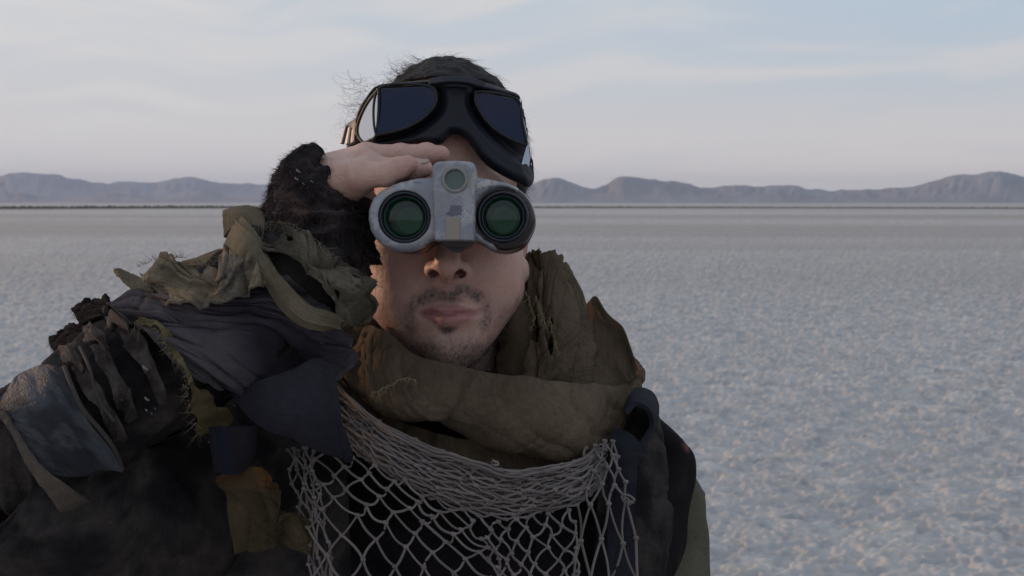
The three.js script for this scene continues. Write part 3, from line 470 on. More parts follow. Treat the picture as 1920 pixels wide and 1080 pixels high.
for (const [c, w] of [[CL, 0], [CR, 1]]) {
  const ring = bp('lens_ring', lathe([[38.6, -18], [38.6, -3.4], [40.4, -3.4], [41.6, -3.4], [42.4, -0.5], [43.8, 0.9], [45.8, 1.0], [47.4, 0.2], [48.2, -1.4], [48.2, -16], [44, -30]], c, 180.5), rubber);
  bp('inner_rim', lathe([[37.2, -4.6], [37.6, -3.2], [38.6, -2.4], [40.0, -2.6], [40.8, -4.2]], c, 180.5), M({ color: rgb(0.035, 0.048, 0.062), roughness: 0.4, metalness: 0.3 }), ring);
  const prof = []; for (let i = 0; i <= 14; i++) prof.push([0.001 + 38.4 * i / 14, 3.2 * (1 - (i / 14) * (i / 14)) - 5.6]);
  bp('lens', lathe(prof, c, 180.5), M({ color: rgb(0.36, 0.80, 0.60), roughness: 0.03, transmission: 1, thickness: 0, ior: 1.5 }), bin, w ? 'dark green lens on the side with the broken shell' : 'dark green lens under the hand');
  bp('bore', lathe([[38.4, -5.8], [36, -34], [26, -36], [24, -38], [0.01, -36.5]], c, 180.5), M({ color: rgb(0.016, 0.12, 0.07), roughness: 0.35 }), bin);
  bp('eyepiece', lathe([[31, -104], [36, -104], [38, -98], [38, -84], [30, -80]], [848 + (c[0] - 848) * 0.86, c[1]], 180.5), rubber);
}
bp('focus_knob', (() => { const g = new THREE.CylinderGeometry(0.0085, 0.0085, 0.02, 28); g.rotateX(Math.PI / 2); const p = Lm(856, 452, 150); g.translate(...p); return g; })(), rubber);
bp('hinge', ext([[822, 446], [884, 446], [880, 458], [872, 463], [836, 463], [826, 458]], 120, 168, 0.002), M({ color: rgb(0.03, 0.022, 0.017), roughness: 0.4 }));

// ------------------------------------------------------------------ goggles on the forehead
const gBase = worldOf(Lm(840, 240, 70));
const gog = group('goggles', gBase, 'black rubber goggles with dark split lenses pushed up on the man\'s forehead', 'goggles');
const gp = (n, g, m, parent = gog, label) => part(n, g, m, parent, gog, label);
const zf = (px, py) => 90 - 0.00112 * (px - 848) * (px - 848) + (py - 210) * 0.10;
const outerM = spl([[690, 272], [674, 266], [664, 252], [664, 235], [671, 208], [685, 184], [705, 161], [740, 155], [795, 151], [835, 147], [872, 147], [910, 155], [950, 168], [974, 179], [982, 205], [989, 240], [996, 280], [1001.5, 318], [1000, 342], [991, 352], [970, 343], [945, 331], [920, 316], [900, 298], [886, 278], [872, 261], [858, 253], [847, 253], [838, 261], [828, 270], [790, 273], [740, 274], [690, 272]], 220);
const Lf = [[710, 167], ...spl([[808, 162], [816, 171], [818.5, 185], [814, 200], [803, 213], [788, 226], [765, 238], [737, 247], [706, 253]], 40)];
const Ls = [...spl([[709, 168], [691, 190], [678, 214], [670, 240], [672, 256], [681, 267]], 26), [694, 262], [705, 253]];
const Rf = [[971, 188], [980, 230], ...spl([[987, 272], [960, 262], [935, 248], [913, 228], [899, 207], [891, 188], [893, 173]], 40)];
const eyeL = [...spl([[810, 158], [822, 172], [824, 188], [818, 206], [803, 222], [780, 238], [750, 252], [712, 262]], 40), [684, 270], ...spl([[684, 270], [671, 260], [668, 240], [676, 212], [690, 186], [709, 163]], 26)];
const eyeR = [...spl([[890, 168], [886, 186], [895, 212], [912, 236], [938, 262], [966, 284], [992, 302], [997, 318]], 40), [994, 285], [974, 184]];
const frameD = (x, y, z) => {
  const [px, py] = toPx(x / 1000, y / 1000, z / 1000), k = (D0 - z / 1000) / F * 1000, zz = z - zf(px, py); if (Math.abs(zz) > 16) return Math.abs(zz) - 11;
  const o = sdPoly(px, py, outerM) * k, a = sdPoly(px, py, eyeL) * k, b = sdPoly(px, py, eyeR) * k, e = Math.min(a, b);
  const edge = Math.min(-o, e), th = 4.5 + 5 * sstep(0, 7, edge) - 1.0 * Math.exp(-Math.pow((e - 5.2) / 1.1, 2)) - 0.8 * Math.exp(-Math.pow((-o - 11) / 2.5, 2)) * sstep(8, 14, e);
  return smax(smax(o, -e, 2), Math.abs(zz) - th, 4);
};
const frameMat = M({ color: rgb(0.0075, 0.0085, 0.0145), specularIntensity: 0.55, roughness: 0.45, bumpMap: grainTex, bumpScale: 0.00012 });
const fl = Hm(660, 284, 60), fh = Hm(1006, 140, 60);
const frame = gp('frame', nets(frameD, [fl[0] - 6, -92 + 90 + 60, 30], [fh[0] + 12, fh[1] + 8, 112], 1.5, null, (x, y, z) => [x + z, y]), frameMat);
const rimMat = M({ color: rgb(0.008, 0.008, 0.010), roughness: 0.62 });
const zL = (px, py) => mix(90, 103, (px - 706) / 112) + (py - 210) * 0.08, zS = (px, py) => mix(55, 90, clamp((px - 668) / 40)) + (py - 210) * 0.06, zR = (px, py) => mix(102, 84, (px - 890) / 95) + (py - 230) * 0.08;
const slab = (P, zfn, t) => { const s = new THREE.Shape(P.map(p => new THREE.Vector2(p[0], -p[1]))), g0 = new THREE.ShapeGeometry(s), i0 = g0.index.array, p = g0.attributes.position, n = p.count, V = [], I = []; for (const q of [0, t]) for (let i = 0; i < n; i++) V.push(...Lm(p.getX(i), -p.getY(i), zfn(p.getX(i), -p.getY(i)) - q)); for (let i = 0; i < i0.length; i += 3) { I.push(i0[i], i0[i + 1], i0[i + 2], i0[i] + n, i0[i + 2] + n, i0[i + 1] + n); } const g = new THREE.BufferGeometry(); g.setAttribute('position', new THREE.BufferAttribute(new Float32Array(V), 3)); g.setIndex(I); const h = g.toNonIndexed(); h.computeVertexNormals(); return h; };
const glass = M({ color: rgb(0.006, 0.010, 0.040), specularIntensity: 0.6, roughness: 0.05, ior: 1.5 });
gp('backing', [slab(eyeL, (x, y) => zf(x, y) - 4, 2), slab(eyeR, (x, y) => zf(x, y) - 4, 2)], rimMat);
gp('lens', slab(Lf, zL, 2), glass, gog, 'dark flat front lens over the hand'); gp('lens', slab(Rf, zR, 2), glass, gog, 'dark flat front lens on the side away from the hand');
gp('side_lens', slab(Ls, zS, 2), M({ color: rgb(0.50, 0.53, 0.60), metalness: 0.85, roughness: 0.05 }), gog, 'side lens of dark glass, sky reflection put into a pale mirror finish');  // same dark glass as the front; pale metal colour stands in for reflected sky
const ruled = (P, za, zb, out = 3) => { const cx = P.reduce((s, p) => s + p[0], 0) / P.length, cy = P.reduce((s, p) => s + p[1], 0) / P.length, n = P.length; return sheet((u, v) => { const i = u * n, k = Math.floor(i) % n, a = P[(k + n) % n], b = P[(k + 1 + n) % n], t = i - Math.floor(i), x = mix(a[0], b[0], t), y = mix(a[1], b[1], t), dx = x - cx, dy = y - cy, l = Math.hypot(dx, dy); return Lm(x + dx / l * out * v, y + dy / l * out * v, mix(za(x, y), zb(x, y), v)); }, n, 3, { thick: 0.0012, wrap: true }); };
for (const [P, z] of [[Lf, zL], [Rf, zR], [Ls, zS]]) {
  gp('bezel', [ruled(P, z, (x, y) => Math.min(z(x, y) - 2, zf(x, y) + 2), P === Rf ? 4 : 0.6), tube(P.map(p => Lm(p[0], p[1], z(...p) + 0.3)), 0.00115, P.length * 3, 6, true)], rimMat);
}
// right side pane seen almost edge on, its bright lower corner a glint put in as pale mirror metal
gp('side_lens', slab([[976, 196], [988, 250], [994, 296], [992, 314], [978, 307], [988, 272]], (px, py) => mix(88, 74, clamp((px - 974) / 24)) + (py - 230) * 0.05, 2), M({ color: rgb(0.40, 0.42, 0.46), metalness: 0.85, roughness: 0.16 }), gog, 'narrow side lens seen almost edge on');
// band over the nose, strap, buckle
gp('nose_band', patch([[[806, 153, 92], [840, 148, 96], [872, 149, 96], [908, 158, 93]], [[806, 163, 97], [840, 159, 101], [872, 160, 101], [906, 169, 97]]], 40, 8, { thick: 0.003 }), frameMat);
const strapM = M({ color: rgb(0.014, 0.014, 0.017), roughness: 0.75, bumpMap: weaveTex, bumpScale: 0.0006 });
gp('strap', [patch([[[668, 226, 50], [657, 238, 20], [652, 252, -20], [660, 262, -70], [740, 262, -118], [845, 262, -124], [930, 270, -116], [984, 285, -60], [988, 306, 0], [990, 316, 44]], [[670, 262, 50], [655, 272, 20], [650, 286, -20], [660, 296, -70], [740, 296, -118], [845, 296, -124], [930, 304, -116], [980, 318, -60], [984, 336, 0], [988, 342, 44]]], 120, 8, { thick: 0.003 })], strapM);
const bk = gp('buckle', [patch([[[650, 236, 47], [662, 228, 52], [671, 222, 56]], [[640, 270, 44], [656, 272, 50], [668, 268, 56]]], 12, 12, { thick: 0.002, mask: (a, b, u, v) => !((u > 0.18 && u < 0.36 && v > 0.18) || (u > 0.55 && u < 0.68 && v > 0.35)) })], M({ color: rgb(0.15, 0.15, 0.16), metalness: 0.7, roughness: 0.45 }));

// ------------------------------------------------------------------ clothes
const cloth = (o = {}) => M(Object.assign({ vertexColors: true, roughness: 0.95, specularIntensity: 0.15, bumpMap: weaveTex, bumpScale: 0.0012, sheen: 0.10, sheenRoughness: 0.6, sheenColor: rgb(0.25, 0.24, 0.23) }, o));
const clothM = cloth(), feltM = cloth({ bumpMap: grainTex, bumpScale: 0.0013 }), leatherM = M({ vertexColors: true, roughness: 0.66, specularIntensity: 0.6, bumpMap: grainTex, bumpScale: 0.0007 });
const warp = (a, b, s, z) => [a + 0.5 / s * n3(a * s, b * s, z), b + 0.5 / s * n3(a * s, b * s, z + 31)];
// folds: soft ridges that run along v (or a slanted direction), bent by a broad warp; a, b in metres
function folds(a, b, { per = 26, along = 6, slant = 0, z = 1, sharp = 1.3 }) {
  const [x, y] = warp(a, b, 14, z), t = x + y * slant; let r = 1 - Math.abs(n3(t * per, y * along, z)); r = Math.pow(clamp(r), sharp * 1.6);
  let q = 1 - Math.abs(n3(t * per * 2.3 + 4, y * along * 2, z + 5)); q = Math.pow(clamp(q), 2.2);
  return r * 0.75 + q * 0.25;                                             // 0..1
}
const crumple = (a, b, s, z) => { const [x, y] = warp(a, b, s * 0.5, z); return (1 - Math.abs(n3(x * s, y * s, z))) * 0.6 + (1 - Math.abs(n3(x * s * 2.1, y * s * 2.1, z + 3))) * 0.3 + 0.1 * n3(x * s * 5, y * s * 5, z); };
const tone = (stops, s = 40, z = 0, grain = 0.1) => (a, b) => { const k = clamp(0.5 + 0.75 * fbm(a * s, b * s, z, 4)) * (stops.length - 1), i = Math.min(stops.length - 2, Math.floor(k)), g = 1 + grain * n3(a * 900, b * 900, z) + grain * n3(a * 300, b * 2000, z + 2) * 0.7; return mix3(stops[i], stops[i + 1], k - i).map(v => v * g); };
const ragged = (v0, amp, f, z) => (u, a) => v0 + amp * (fbm(a * f, z, z, 3) + 0.5 * n3(a * f * 6, z + 4, 1));
function fuzz(geo, n, { len = [0.002, 0.006], r = 0.00013, c = [[0.03, 0.025, 0.025]], edge = null, lift = 0.6, flow = [0, -0.5, 0], curl = 0.4 }) {
  const p = geo.attributes.position, nn = geo.attributes.normal, ix = geo.index.array, L = [], T = ix.length / 3; let A = 0; const acc = new Float64Array(T);
  for (let t = 0; t < T; t++) { const a = ix[t * 3], b = ix[t * 3 + 1], d = ix[t * 3 + 2], ux = p.getX(b) - p.getX(a), uy = p.getY(b) - p.getY(a), uz = p.getZ(b) - p.getZ(a), vx = p.getX(d) - p.getX(a), vy = p.getY(d) - p.getY(a), vz = p.getZ(d) - p.getZ(a); A += Math.hypot(uy * vz - uz * vy, uz * vx - ux * vz, ux * vy - uy * vx); acc[t] = A; }
  for (let q = 0; q < n; q++) {
    const w = rnd() * A; let lo = 0, hi = T - 1; while (lo < hi) { const m = (lo + hi) >> 1; acc[m] < w ? lo = m + 1 : hi = m; }
    let s = rnd(), t = rnd(); if (s + t > 1) { s = 1 - s; t = 1 - t; } const k = [ix[lo * 3], ix[lo * 3 + 1], ix[lo * 3 + 2]], g = (at, ax) => at.getComponent(k[0], ax) * (1 - s - t) + at.getComponent(k[1], ax) * s + at.getComponent(k[2], ax) * t;
    const o = [0, 1, 2].map(i => g(p, i)), m = [0, 1, 2].map(i => g(nn, i)); if (edge && !edge(o, m)) continue;
    const l = rr(...len), d = [0, 1, 2].map(i => m[i] * lift + flow[i] + rr(-curl, curl)), e = [0, 1, 2].map(() => rr(-curl, curl)), pts = [];
    for (let i = 0; i < 4; i++) { const x = i / 3; pts.push(o.map((v, i2) => v + l * (d[i2] * x + e[i2] * x * x) - m[i2] * 0.0003)); }
    L.push({ pts, r: r * rr(0.7, 1.4), c: c[Math.floor(rnd() * c.length)] });
  }
  return L;
}
function frays(edgePts, n, { len = [0.004, 0.014], r = 0.00022, c = [[0.3, 0.26, 0.18]], dir = [0, -1, 0], spread = 0.8 }) { // loose threads along an edge
  const L = []; for (let q = 0; q < n; q++) { const o = crv(edgePts, rnd()), l = rr(...len), d = dir.map(v => v + rr(-spread, spread)), e = [0, 1, 2].map(() => rr(-0.7, 0.7)), pts = []; for (let i = 0; i < 5; i++) { const x = i / 4; pts.push(o.map((v, k) => v + l * (d[k] * x + e[k] * x * x) + (k === 2 ? 0.001 : 0))); } L.push({ pts, r: r * rr(0.6, 1.3), c: c[Math.floor(rnd() * c.length)] }); }
  return L;
}

// --- the raised sleeve: forearm from the wrist to the elbow, upper arm back to the shoulder
const ARM = [[600, 455, 112, 46], [560, 510, 122, 53], [430, 610, 130, 54], [300, 690, 134, 55], [150, 790, 138, 54], [60, 858, 138, 57], [18, 888, 136, 46], [2, 900, 134, 6]];
const ARMp = ARM.map(a => [...Lm(a[0], a[1], a[2]), a[3] / 1000]);
function onArm(px, py, dr = 0) {                                          // a point lying dr mm above the sleeve's surface
  let best = 1e9, bt = 0; for (let i = 0; i <= 120; i++) { const t = i / 120, c = crv(ARM, t), d = Math.hypot(c[0] - px, c[1] - py); if (d < best) { best = d; bt = t; } }
  const c = crv(ARM, bt), k = (D0 - c[2] / 1000) / F * 1000, s = clamp(best * k / c[3]); return [px, py, c[2] + c[3] * Math.sqrt(1 - s * s) + dr];
}
const arm = (rows, dr) => rows.map((r, j) => r.map((p, i) => onArm(p[0], p[1], (typeof dr === 'function' ? dr(i, j) : dr) + (p[2] || 0))));
const sleeveSurf = (chain) => (u, v) => { const c = crv(chain, v), a = crv(chain, v - 0.02), b = crv(chain, v + 0.02); let tx = b[0] - a[0], ty = b[1] - a[1], tz = b[2] - a[2]; const l = Math.hypot(tx, ty, tz); tx /= l; ty /= l; tz /= l; let n1 = [-ty, tx, 0]; const l1 = Math.hypot(...n1); n1 = n1.map(q => q / l1); const n2 = [ty * n1[2] - tz * n1[1], tz * n1[0] - tx * n1[2], tx * n1[1] - ty * n1[0]], th = u * 6.2832, co = Math.cos(th) * c[3], si = Math.sin(th) * c[3]; return [c[0] + n1[0] * co + n2[0] * si, c[1] + n1[1] * co + n2[1] * si, c[2] + n1[2] * co + n2[2] * si]; };
const dark = tone([[0.009, 0.008, 0.010], [0.016, 0.014, 0.015], [0.048, 0.040, 0.037], [0.018, 0.017, 0.020]], 30, 3, 0.14);
const upper = [[30, 885, 134, 62], [130, 945, 112, 76], [260, 940, 66, 78], [400, 935, -4, 78], [540, 930, -45, 66]].map(a => [...Lm(a[0], a[1], a[2]), a[3] / 1000]);
const foreG = sheet(sleeveSurf(ARMp), 260, 260, { thick: 0, wr: (a, b, u, v) => 0.009 * folds(b, a, { per: 16, along: 4, slant: 0.7, z: 2 }) + 0.006 * folds(b, a, { per: 46, along: 8, slant: 0.6, z: 21, sharp: 1 }) + 0.003 * crumple(a, b, 45, 5) - 0.013, col: dark });
const upG = sheet(sleeveSurf(upper), 160, 160, { thick: 0, wr: (a, b) => 0.010 * folds(b, a, { per: 14, along: 3, slant: -0.4, z: 6 }) - 0.005 + 0.003 * crumple(a, b, 45, 9), col: dark });
const sleeve = mp('sleeve', [foreG, upG], feltM, man, 'near-black layered sleeve of the raised arm');
const sp = (n, g, m, label) => mp(n, g, m, sleeve, label);

// purple-grey drape over the forearm, its pointed end hanging
const purple = tone([[0.036, 0.033, 0.043], [0.060, 0.052, 0.063], [0.092, 0.079, 0.084], [0.050, 0.045, 0.062]], 22, 8, 0.08);
const drape = patch(arm([
  [[196, 562], [262, 548], [334, 562], [402, 566], [456, 540], [540, 520]],
  [[232, 588], [312, 586], [398, 596], [476, 580], [546, 560], [618, 590]],
  [[272, 622], [352, 630], [440, 632], [520, 618], [592, 614], [650, 628]],
  [[318, 668], [398, 690], [480, 698], [552, 690], [618, 676], [664, 655]],
  [[352, 708], [424, 738], [500, 758], [572, 748], [632, 716], [672, 676]]], 12), 280, 240, {
  thick: 0.002, wr: (a, b, u, v) => 0.014 * folds(b - a * 0.42, a, { per: 22, along: 5.5, slant: 0, z: 12, sharp: 1.0 }) + 0.0105 * folds(b - a * 0.5 + 0.012 * n3(a * 12, b * 12, 2), a, { per: 50, along: 8, slant: 0, z: 44, sharp: 1.1 }) + 0.003 * crumple(a, b, 36, 4) - 0.008,
  rag: (u, v) => [u, v * (0.985 + 0.03 * n3(u * 18, 2)) - 0.03 * (0.5 + 0.5 * n3(u * 9, 5)) * (v < 0.1 ? 1 : 0)], col: purple });
sp('drape', drape, clothM, 'purple-grey cloth gathered in slanting folds over the forearm');
const flapR = [[[420, 728, 160], [490, 712, 174], [550, 690, 172], [596, 668, 166], [632, 680, 156]], [[474, 792, 176], [530, 784, 186], [580, 766, 184], [625, 752, 172], [652, 775, 158]], [[540, 822, 178], [580, 820, 184], [614, 812, 180], [645, 808, 170], [664, 825, 158]], [[604, 852, 172], [625, 856, 174], [640, 856, 172], [656, 852, 168], [667, 852, 160]], [[640, 868, 166], [648, 872, 166], [654, 873, 166], [660, 870, 164], [666, 864, 160]]];
sp('flap', patch(flapR, 120, 120, { thick: 0.0025, wr: (a, b) => 0.009 * folds(a + b * 0.2, b, { per: 16, along: 5, z: 3 }) + 0.0012 * crumple(a, b, 50, 2), col: tone([[0.021, 0.020, 0.028], [0.036, 0.033, 0.042]], 20, 2, 0.08) }), clothM, 'pointed end of the grey cloth hanging over the chest');
sp('flap', patch([[[392, 800, 178], [430, 800, 186], [460, 798, 184], [484, 800, 176]], [[396, 840, 176], [435, 842, 184], [465, 842, 182], [482, 838, 172]], [[402, 885, 170], [438, 888, 176], [462, 876, 174], [478, 858, 166]]], 60, 60, { thick: 0.002, wr: (a, b) => 0.003 * folds(a, b, { per: 20, along: 3, z: 8 }), col: (a, b, u) => mix3([0.018, 0.016, 0.020], [0.015, 0.017, 0.032], Math.exp(-Math.pow((u - 0.22) / 0.11, 2)) * 0.85) }), clothM, 'small dark hanging flap with a blue stripe');
// tan and olive wraps
const tan = tone([[0.075, 0.062, 0.047], [0.145, 0.116, 0.080], [0.225, 0.175, 0.122], [0.12, 0.104, 0.090], [0.18, 0.14, 0.095]], 38, 14, 0.12);
const olive = tone([[0.080, 0.066, 0.044], [0.125, 0.102, 0.067], [0.155, 0.127, 0.084]], 18, 6, 0.09);
const tanTop = patch(arm([
  [[258, 506, -14], [292, 486, -14], [338, 486, -14], [378, 500, -14], [412, 470, -14], [452, 432, -14]],
  [[266, 520, 6], [306, 506, 6], [350, 508, 6], [395, 520, 6], [428, 498, 6], [466, 462, 6]],
  [[286, 540], [326, 532], [370, 536], [410, 548], [446, 524], [484, 492]],
  [[312, 558], [350, 560], [390, 566], [424, 572], [466, 552], [500, 524]]], 24), 200, 110, {
  thick: 0.0022, wr: (a, b, u, v) => 0.014 * folds(a, b, { per: 30, along: 7, slant: 0.5, z: 17, sharp: 1.2 }) + 0.008 * folds(a, b, { per: 62, along: 14, slant: 0.9, z: 47, sharp: 1 }) + 0.004 * crumple(a, b, 60, 7) - 0.008,
  mask: (a, b, u, v) => v < 0.93 + 0.08 * n3(a * 60, 3) && v > 0.03 + 0.04 * n3(a * 90, 8), col: tan });
sp('wrap', tanTop, clothM, 'crumpled tan cloth bunched on top of the forearm');
sp('wrap', patch([[[214, 504, 128], [232, 508, 120], [252, 516, 118], [276, 526, 124]], [[220, 512, 138], [236, 520, 134], [256, 530, 134], [280, 540, 140]], [[228, 522, 142], [244, 534, 144], [262, 544, 146], [288, 550, 150]]], 50, 30, { thick: 0.0025, wr: (a, b) => 0.003 * crumple(a, b, 60, 3), col: tone([[0.10, 0.085, 0.06], [0.20, 0.16, 0.11]], 40, 3, 0.1) }), clothM, 'loose tan end sticking out past the sleeve');
sp('wrap', patch([[[404, 478, 110], [424, 466, 120], [440, 458, 130]], [[340, 494, 118], [372, 486, 128], [402, 482, 138]], [[336, 500, 130], [366, 500, 142], [404, 500, 150]]].map(r => r), 40, 30, { thick: 0.003, wr: (a, b) => 0.003 * crumple(a, b, 50, 3), col: olive }), clothM);
const sash = patch(arm([
  [[452, 402], [474, 434], [497, 478], [523, 520], [551, 552], [579, 575], [608, 584], [636, 592]],
  [[440, 424], [463, 452], [488, 490], [517, 531], [545, 566], [575, 589], [605, 599], [637, 606]],
  [[424, 460], [449, 480], [479, 509], [509, 546], [537, 584], [569, 607], [601, 616], [640, 622]]], (i, j) => (j === 1 ? 23 : 16) + (i < 2 ? 4 : 0)), 200, 40, {
  thick: 0.004, wr: (a, b, u, v) => -0.0022 * Math.exp(-Math.pow((v - 0.34 - 0.03 * n3(a * 30, 2)) / 0.035, 2)) - 0.0016 * Math.exp(-Math.pow((v - 0.62) / 0.05, 2)) * sstep(0.5, 0.7, u) + 0.0025 * crumple(a, b, 26, 6), col: tone([[0.105, 0.087, 0.060], [0.15, 0.125, 0.085], [0.20, 0.165, 0.115]], 18, 9, 0.09) });
sp('sash', sash, clothM, 'folded olive band running slantwise over the forearm');
sp('sash', patch([[[420, 398, 118], [438, 392, 122], [462, 391, 124], [492, 396, 128]], [[421, 412, 138], [440, 402, 142], [465, 402, 146], [496, 412, 150]], [[423, 446, 148], [440, 428, 154], [470, 425, 158], [500, 432, 162]]], 50, 40, { thick: 0.003, wr: (a, b) => 0.002 * crumple(a, b, 40, 1), col: olive }), clothM, 'olive band folded back at the top of the forearm');
const tatter = patch(arm([
  [[474, 424, -8], [512, 412], [556, 424], [600, 455], [644, 490], [684, 514], [708, 530]],
  [[478, 444], [520, 440], [566, 464], [608, 498], [650, 530], [688, 548], [708, 556]],
  [[486, 462], [530, 466], [576, 488], [612, 524], [646, 562], [680, 580], [704, 580]],
  [[496, 474], [540, 482], [588, 510], [616, 552], [638, 600], [664, 616], [694, 606]]], (i, j) => 20 + (i > 3 ? 6 : 0)), 230, 120, {
  thick: 0.002, wr: (a, b, u, v) => 0.015 * folds(b + a * 0.35, a, { per: 34, along: 8, slant: 0.2, z: 23, sharp: 1.1 }) + 0.006 * crumple(a, b, 70, 9) - 0.007,
  mask: (a, b, u, v) => { const h = n3(a * 75, b * 110, 4) + 0.5 * n3(a * 190, b * 190, 6); return v < 0.94 + 0.09 * n3(a * 70, 3) && v > 0.04 + 0.05 * n3(a * 120, 8) && !(h > 0.62 && u < 0.75); }, col: tone([[0.05, 0.043, 0.034], [0.10, 0.088, 0.066], [0.155, 0.135, 0.105], [0.095, 0.082, 0.062]], 42, 19, 0.14) });
sp('wrap', tatter, clothM, 'tattered tan wrap below the fur cuff');
// golden torn strip and brown tabs
const gold = tone([[0.055, 0.043, 0.024], [0.110, 0.086, 0.044], [0.165, 0.135, 0.080]], 50, 5, 0.12);
const strip = patch(arm([[[250, 606], [292, 626], [312, 662], [338, 700], [348, 742], [360, 788], [372, 822]], [[262, 600], [302, 612], [322, 650], [348, 688], [362, 726], [384, 770], [392, 808]], [[276, 596], [310, 602], [333, 640], [356, 676], [376, 712], [414, 750], [446, 790]]], 13), 200, 40, {
  thick: 0.002, wr: (a, b) => 0.008 * crumple(a, b, 60, 3) - 0.003, mask: (a, b, u, v) => Math.abs(v - 0.5) < 0.28 + 0.2 * n3(a * 90, 2) + 0.16 * sstep(0.6, 0.85, u), col: gold });
sp('torn_strip', strip, clothM, 'golden torn edge running down the dark sleeve');
const brown = tone([[0.055, 0.042, 0.038], [0.10, 0.076, 0.066], [0.14, 0.115, 0.10]], 50, 7, 0.12);
for (const [r, z] of [[[[196, 576], [212, 576], [232, 588], [246, 606]], 1], [[[156, 610], [172, 606], [190, 622], [204, 640]], 2], [[[112, 652], [130, 650], [148, 668], [158, 690]], 3]]) {
  const w = [[-2, 0], [4, 22], [10, 44]].map(([dx, dy]) => r.map(([x, y]) => [x + dx * 0.8, y + dy * (z === 3 ? 0.8 : 1)]));
  sp('tab', patch(arm(w, 9), 60, 50, { thick: 0.003, wr: (a, b) => 0.006 * crumple(a, b, 60, z) - 0.002, mask: (a, b, u, v) => v < 0.85 + 0.2 * n3(a * 90, z) && u < 0.93 + 0.1 * n3(b * 80, z), col: brown }), clothM, ['brown cloth tab highest on the sleeve', 'brown cloth tab in the middle of the sleeve', 'brown cloth tab beside the worn patch'][z - 1]);
}
const dusty = tone([[0.026, 0.021, 0.020], [0.050, 0.041, 0.038], [0.080, 0.067, 0.061], [0.036, 0.031, 0.031]], 44, 27, 0.14);
[[[[160, 612], [192, 668], [226, 736], [254, 806]], 30, 'dusty torn strip down the middle of the dark sleeve'], [[[120, 650], [158, 706], [200, 772], [238, 848]], 26, 'dusty torn strip next to the worn leather patch'], [[[208, 584], [250, 640], [288, 706], [318, 790]], 32, 'dusty torn strip beside the golden torn edge']].forEach(([c, w, label], q) => {
  const rows = [-1, -0.3, 0.4, 1].map(k => c.map(([x, y], i) => [x + k * w * 0.62 * (1 - 0.12 * i), y - k * w * 0.42 * (1 - 0.12 * i)]));
  sp('torn_strip', patch(arm(rows, 8), 150, 50, { thick: 0.002, wr: (a, b) => 0.009 * folds(b + a * 0.12, a, { per: 46, along: 9, z: 80 + q, sharp: 1 }) + 0.004 * crumple(a, b, 50, q) - 0.006, mask: (a, b, u, v) => Math.abs(v - 0.5) < 0.42 + 0.16 * n3(a * 70, q) && u < 0.92 + 0.12 * n3(b * 90, q + 3), col: dusty }), clothM, label);
});
// black felt tags standing up from the seam
const feltc = () => mix3([0.006, 0.006, 0.007], [0.014, 0.012, 0.013], rnd()), L0 = [];
for (const [r, lab] of [[[[[136, 582, 118], [158, 566, 118], [182, 566, 122], [204, 556, 128]], [[146, 596, 132], [166, 586, 134], [188, 584, 140], [208, 576, 146]], [[160, 612, 142], [178, 606, 148], [196, 600, 154], [214, 596, 160]]], 'upper black felt tag'], [[[[94, 634, 118], [112, 628, 118], [134, 612, 122], [158, 612, 128]], [[98, 650, 130], [118, 644, 134], [140, 630, 138], [162, 628, 144]], [[112, 664, 140], [130, 660, 146], [150, 648, 152], [170, 644, 158]]], 'lower black felt tag']]) {
  const g = patch(r, 60, 40, { thick: 0.005, wr: (a, b) => 0.003 * crumple(a, b, 60, 2), rag: (u, v) => [u, v + 0.1 * (1 - v) * n3(u * 7, 3) + 0.05 * (1 - v) * n3(u * 22, 3)], col: feltc });
  sp('felt_tag', [g, strands(fuzz(g, 900, { len: [0.0015, 0.005], c: [[0.01, 0.009, 0.01]] }))], feltM, lab);
}
// worn leather patch on the elbow, with its piping
const padRows = arm([
  [[8, 736, 2], [42, 706], [84, 688], [122, 688]], [[-6, 770], [52, 748], [106, 736], [146, 748]], [[14, 800], [76, 796], [130, 786], [178, 798]], [[48, 846], [110, 846], [166, 834], [210, 838]], [[84, 886], [140, 892], [192, 880], [228, 880]]], 10);
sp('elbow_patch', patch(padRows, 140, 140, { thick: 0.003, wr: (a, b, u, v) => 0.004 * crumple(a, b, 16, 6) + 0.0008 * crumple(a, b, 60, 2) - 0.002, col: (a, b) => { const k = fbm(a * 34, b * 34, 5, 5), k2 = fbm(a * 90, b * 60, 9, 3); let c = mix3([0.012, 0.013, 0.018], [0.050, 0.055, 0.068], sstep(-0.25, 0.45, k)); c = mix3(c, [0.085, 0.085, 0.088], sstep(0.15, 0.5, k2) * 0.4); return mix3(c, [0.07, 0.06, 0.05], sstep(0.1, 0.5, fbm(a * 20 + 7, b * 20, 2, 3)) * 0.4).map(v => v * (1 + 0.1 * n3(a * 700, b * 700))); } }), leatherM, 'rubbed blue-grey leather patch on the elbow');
sp('piping', [tube([[120, 686], [134, 722], [156, 768], [190, 808], [212, 838], [230, 880]].map(p => Lm(...onArm(p[0], p[1], 14))), 0.0016, 80, 6), tube([[150, 650], [168, 690], [176, 720], [190, 756], [214, 790]].map(p => Lm(...onArm(p[0], p[1], 12))), 0.0013, 60, 6)], M({ color: rgb(0.085, 0.068, 0.058), roughness: 0.8, bumpMap: weaveTex, bumpScale: 0.0008 }));
sp('strap', patch(arm([[[-16, 768], [4, 784], [30, 826], [58, 880], [92, 930], [120, 975]], [[-6, 762], [12, 776], [42, 826], [76, 872], [124, 912], [190, 950]]], 17), 90, 24, { thick: 0.003, wr: (a, b) => 0.003 * crumple(a, b, 40, 8), col: tone([[0.06, 0.05, 0.043], [0.12, 0.098, 0.08]], 30, 3, 0.1) }), clothM, 'narrow brown strap below the leather patch');
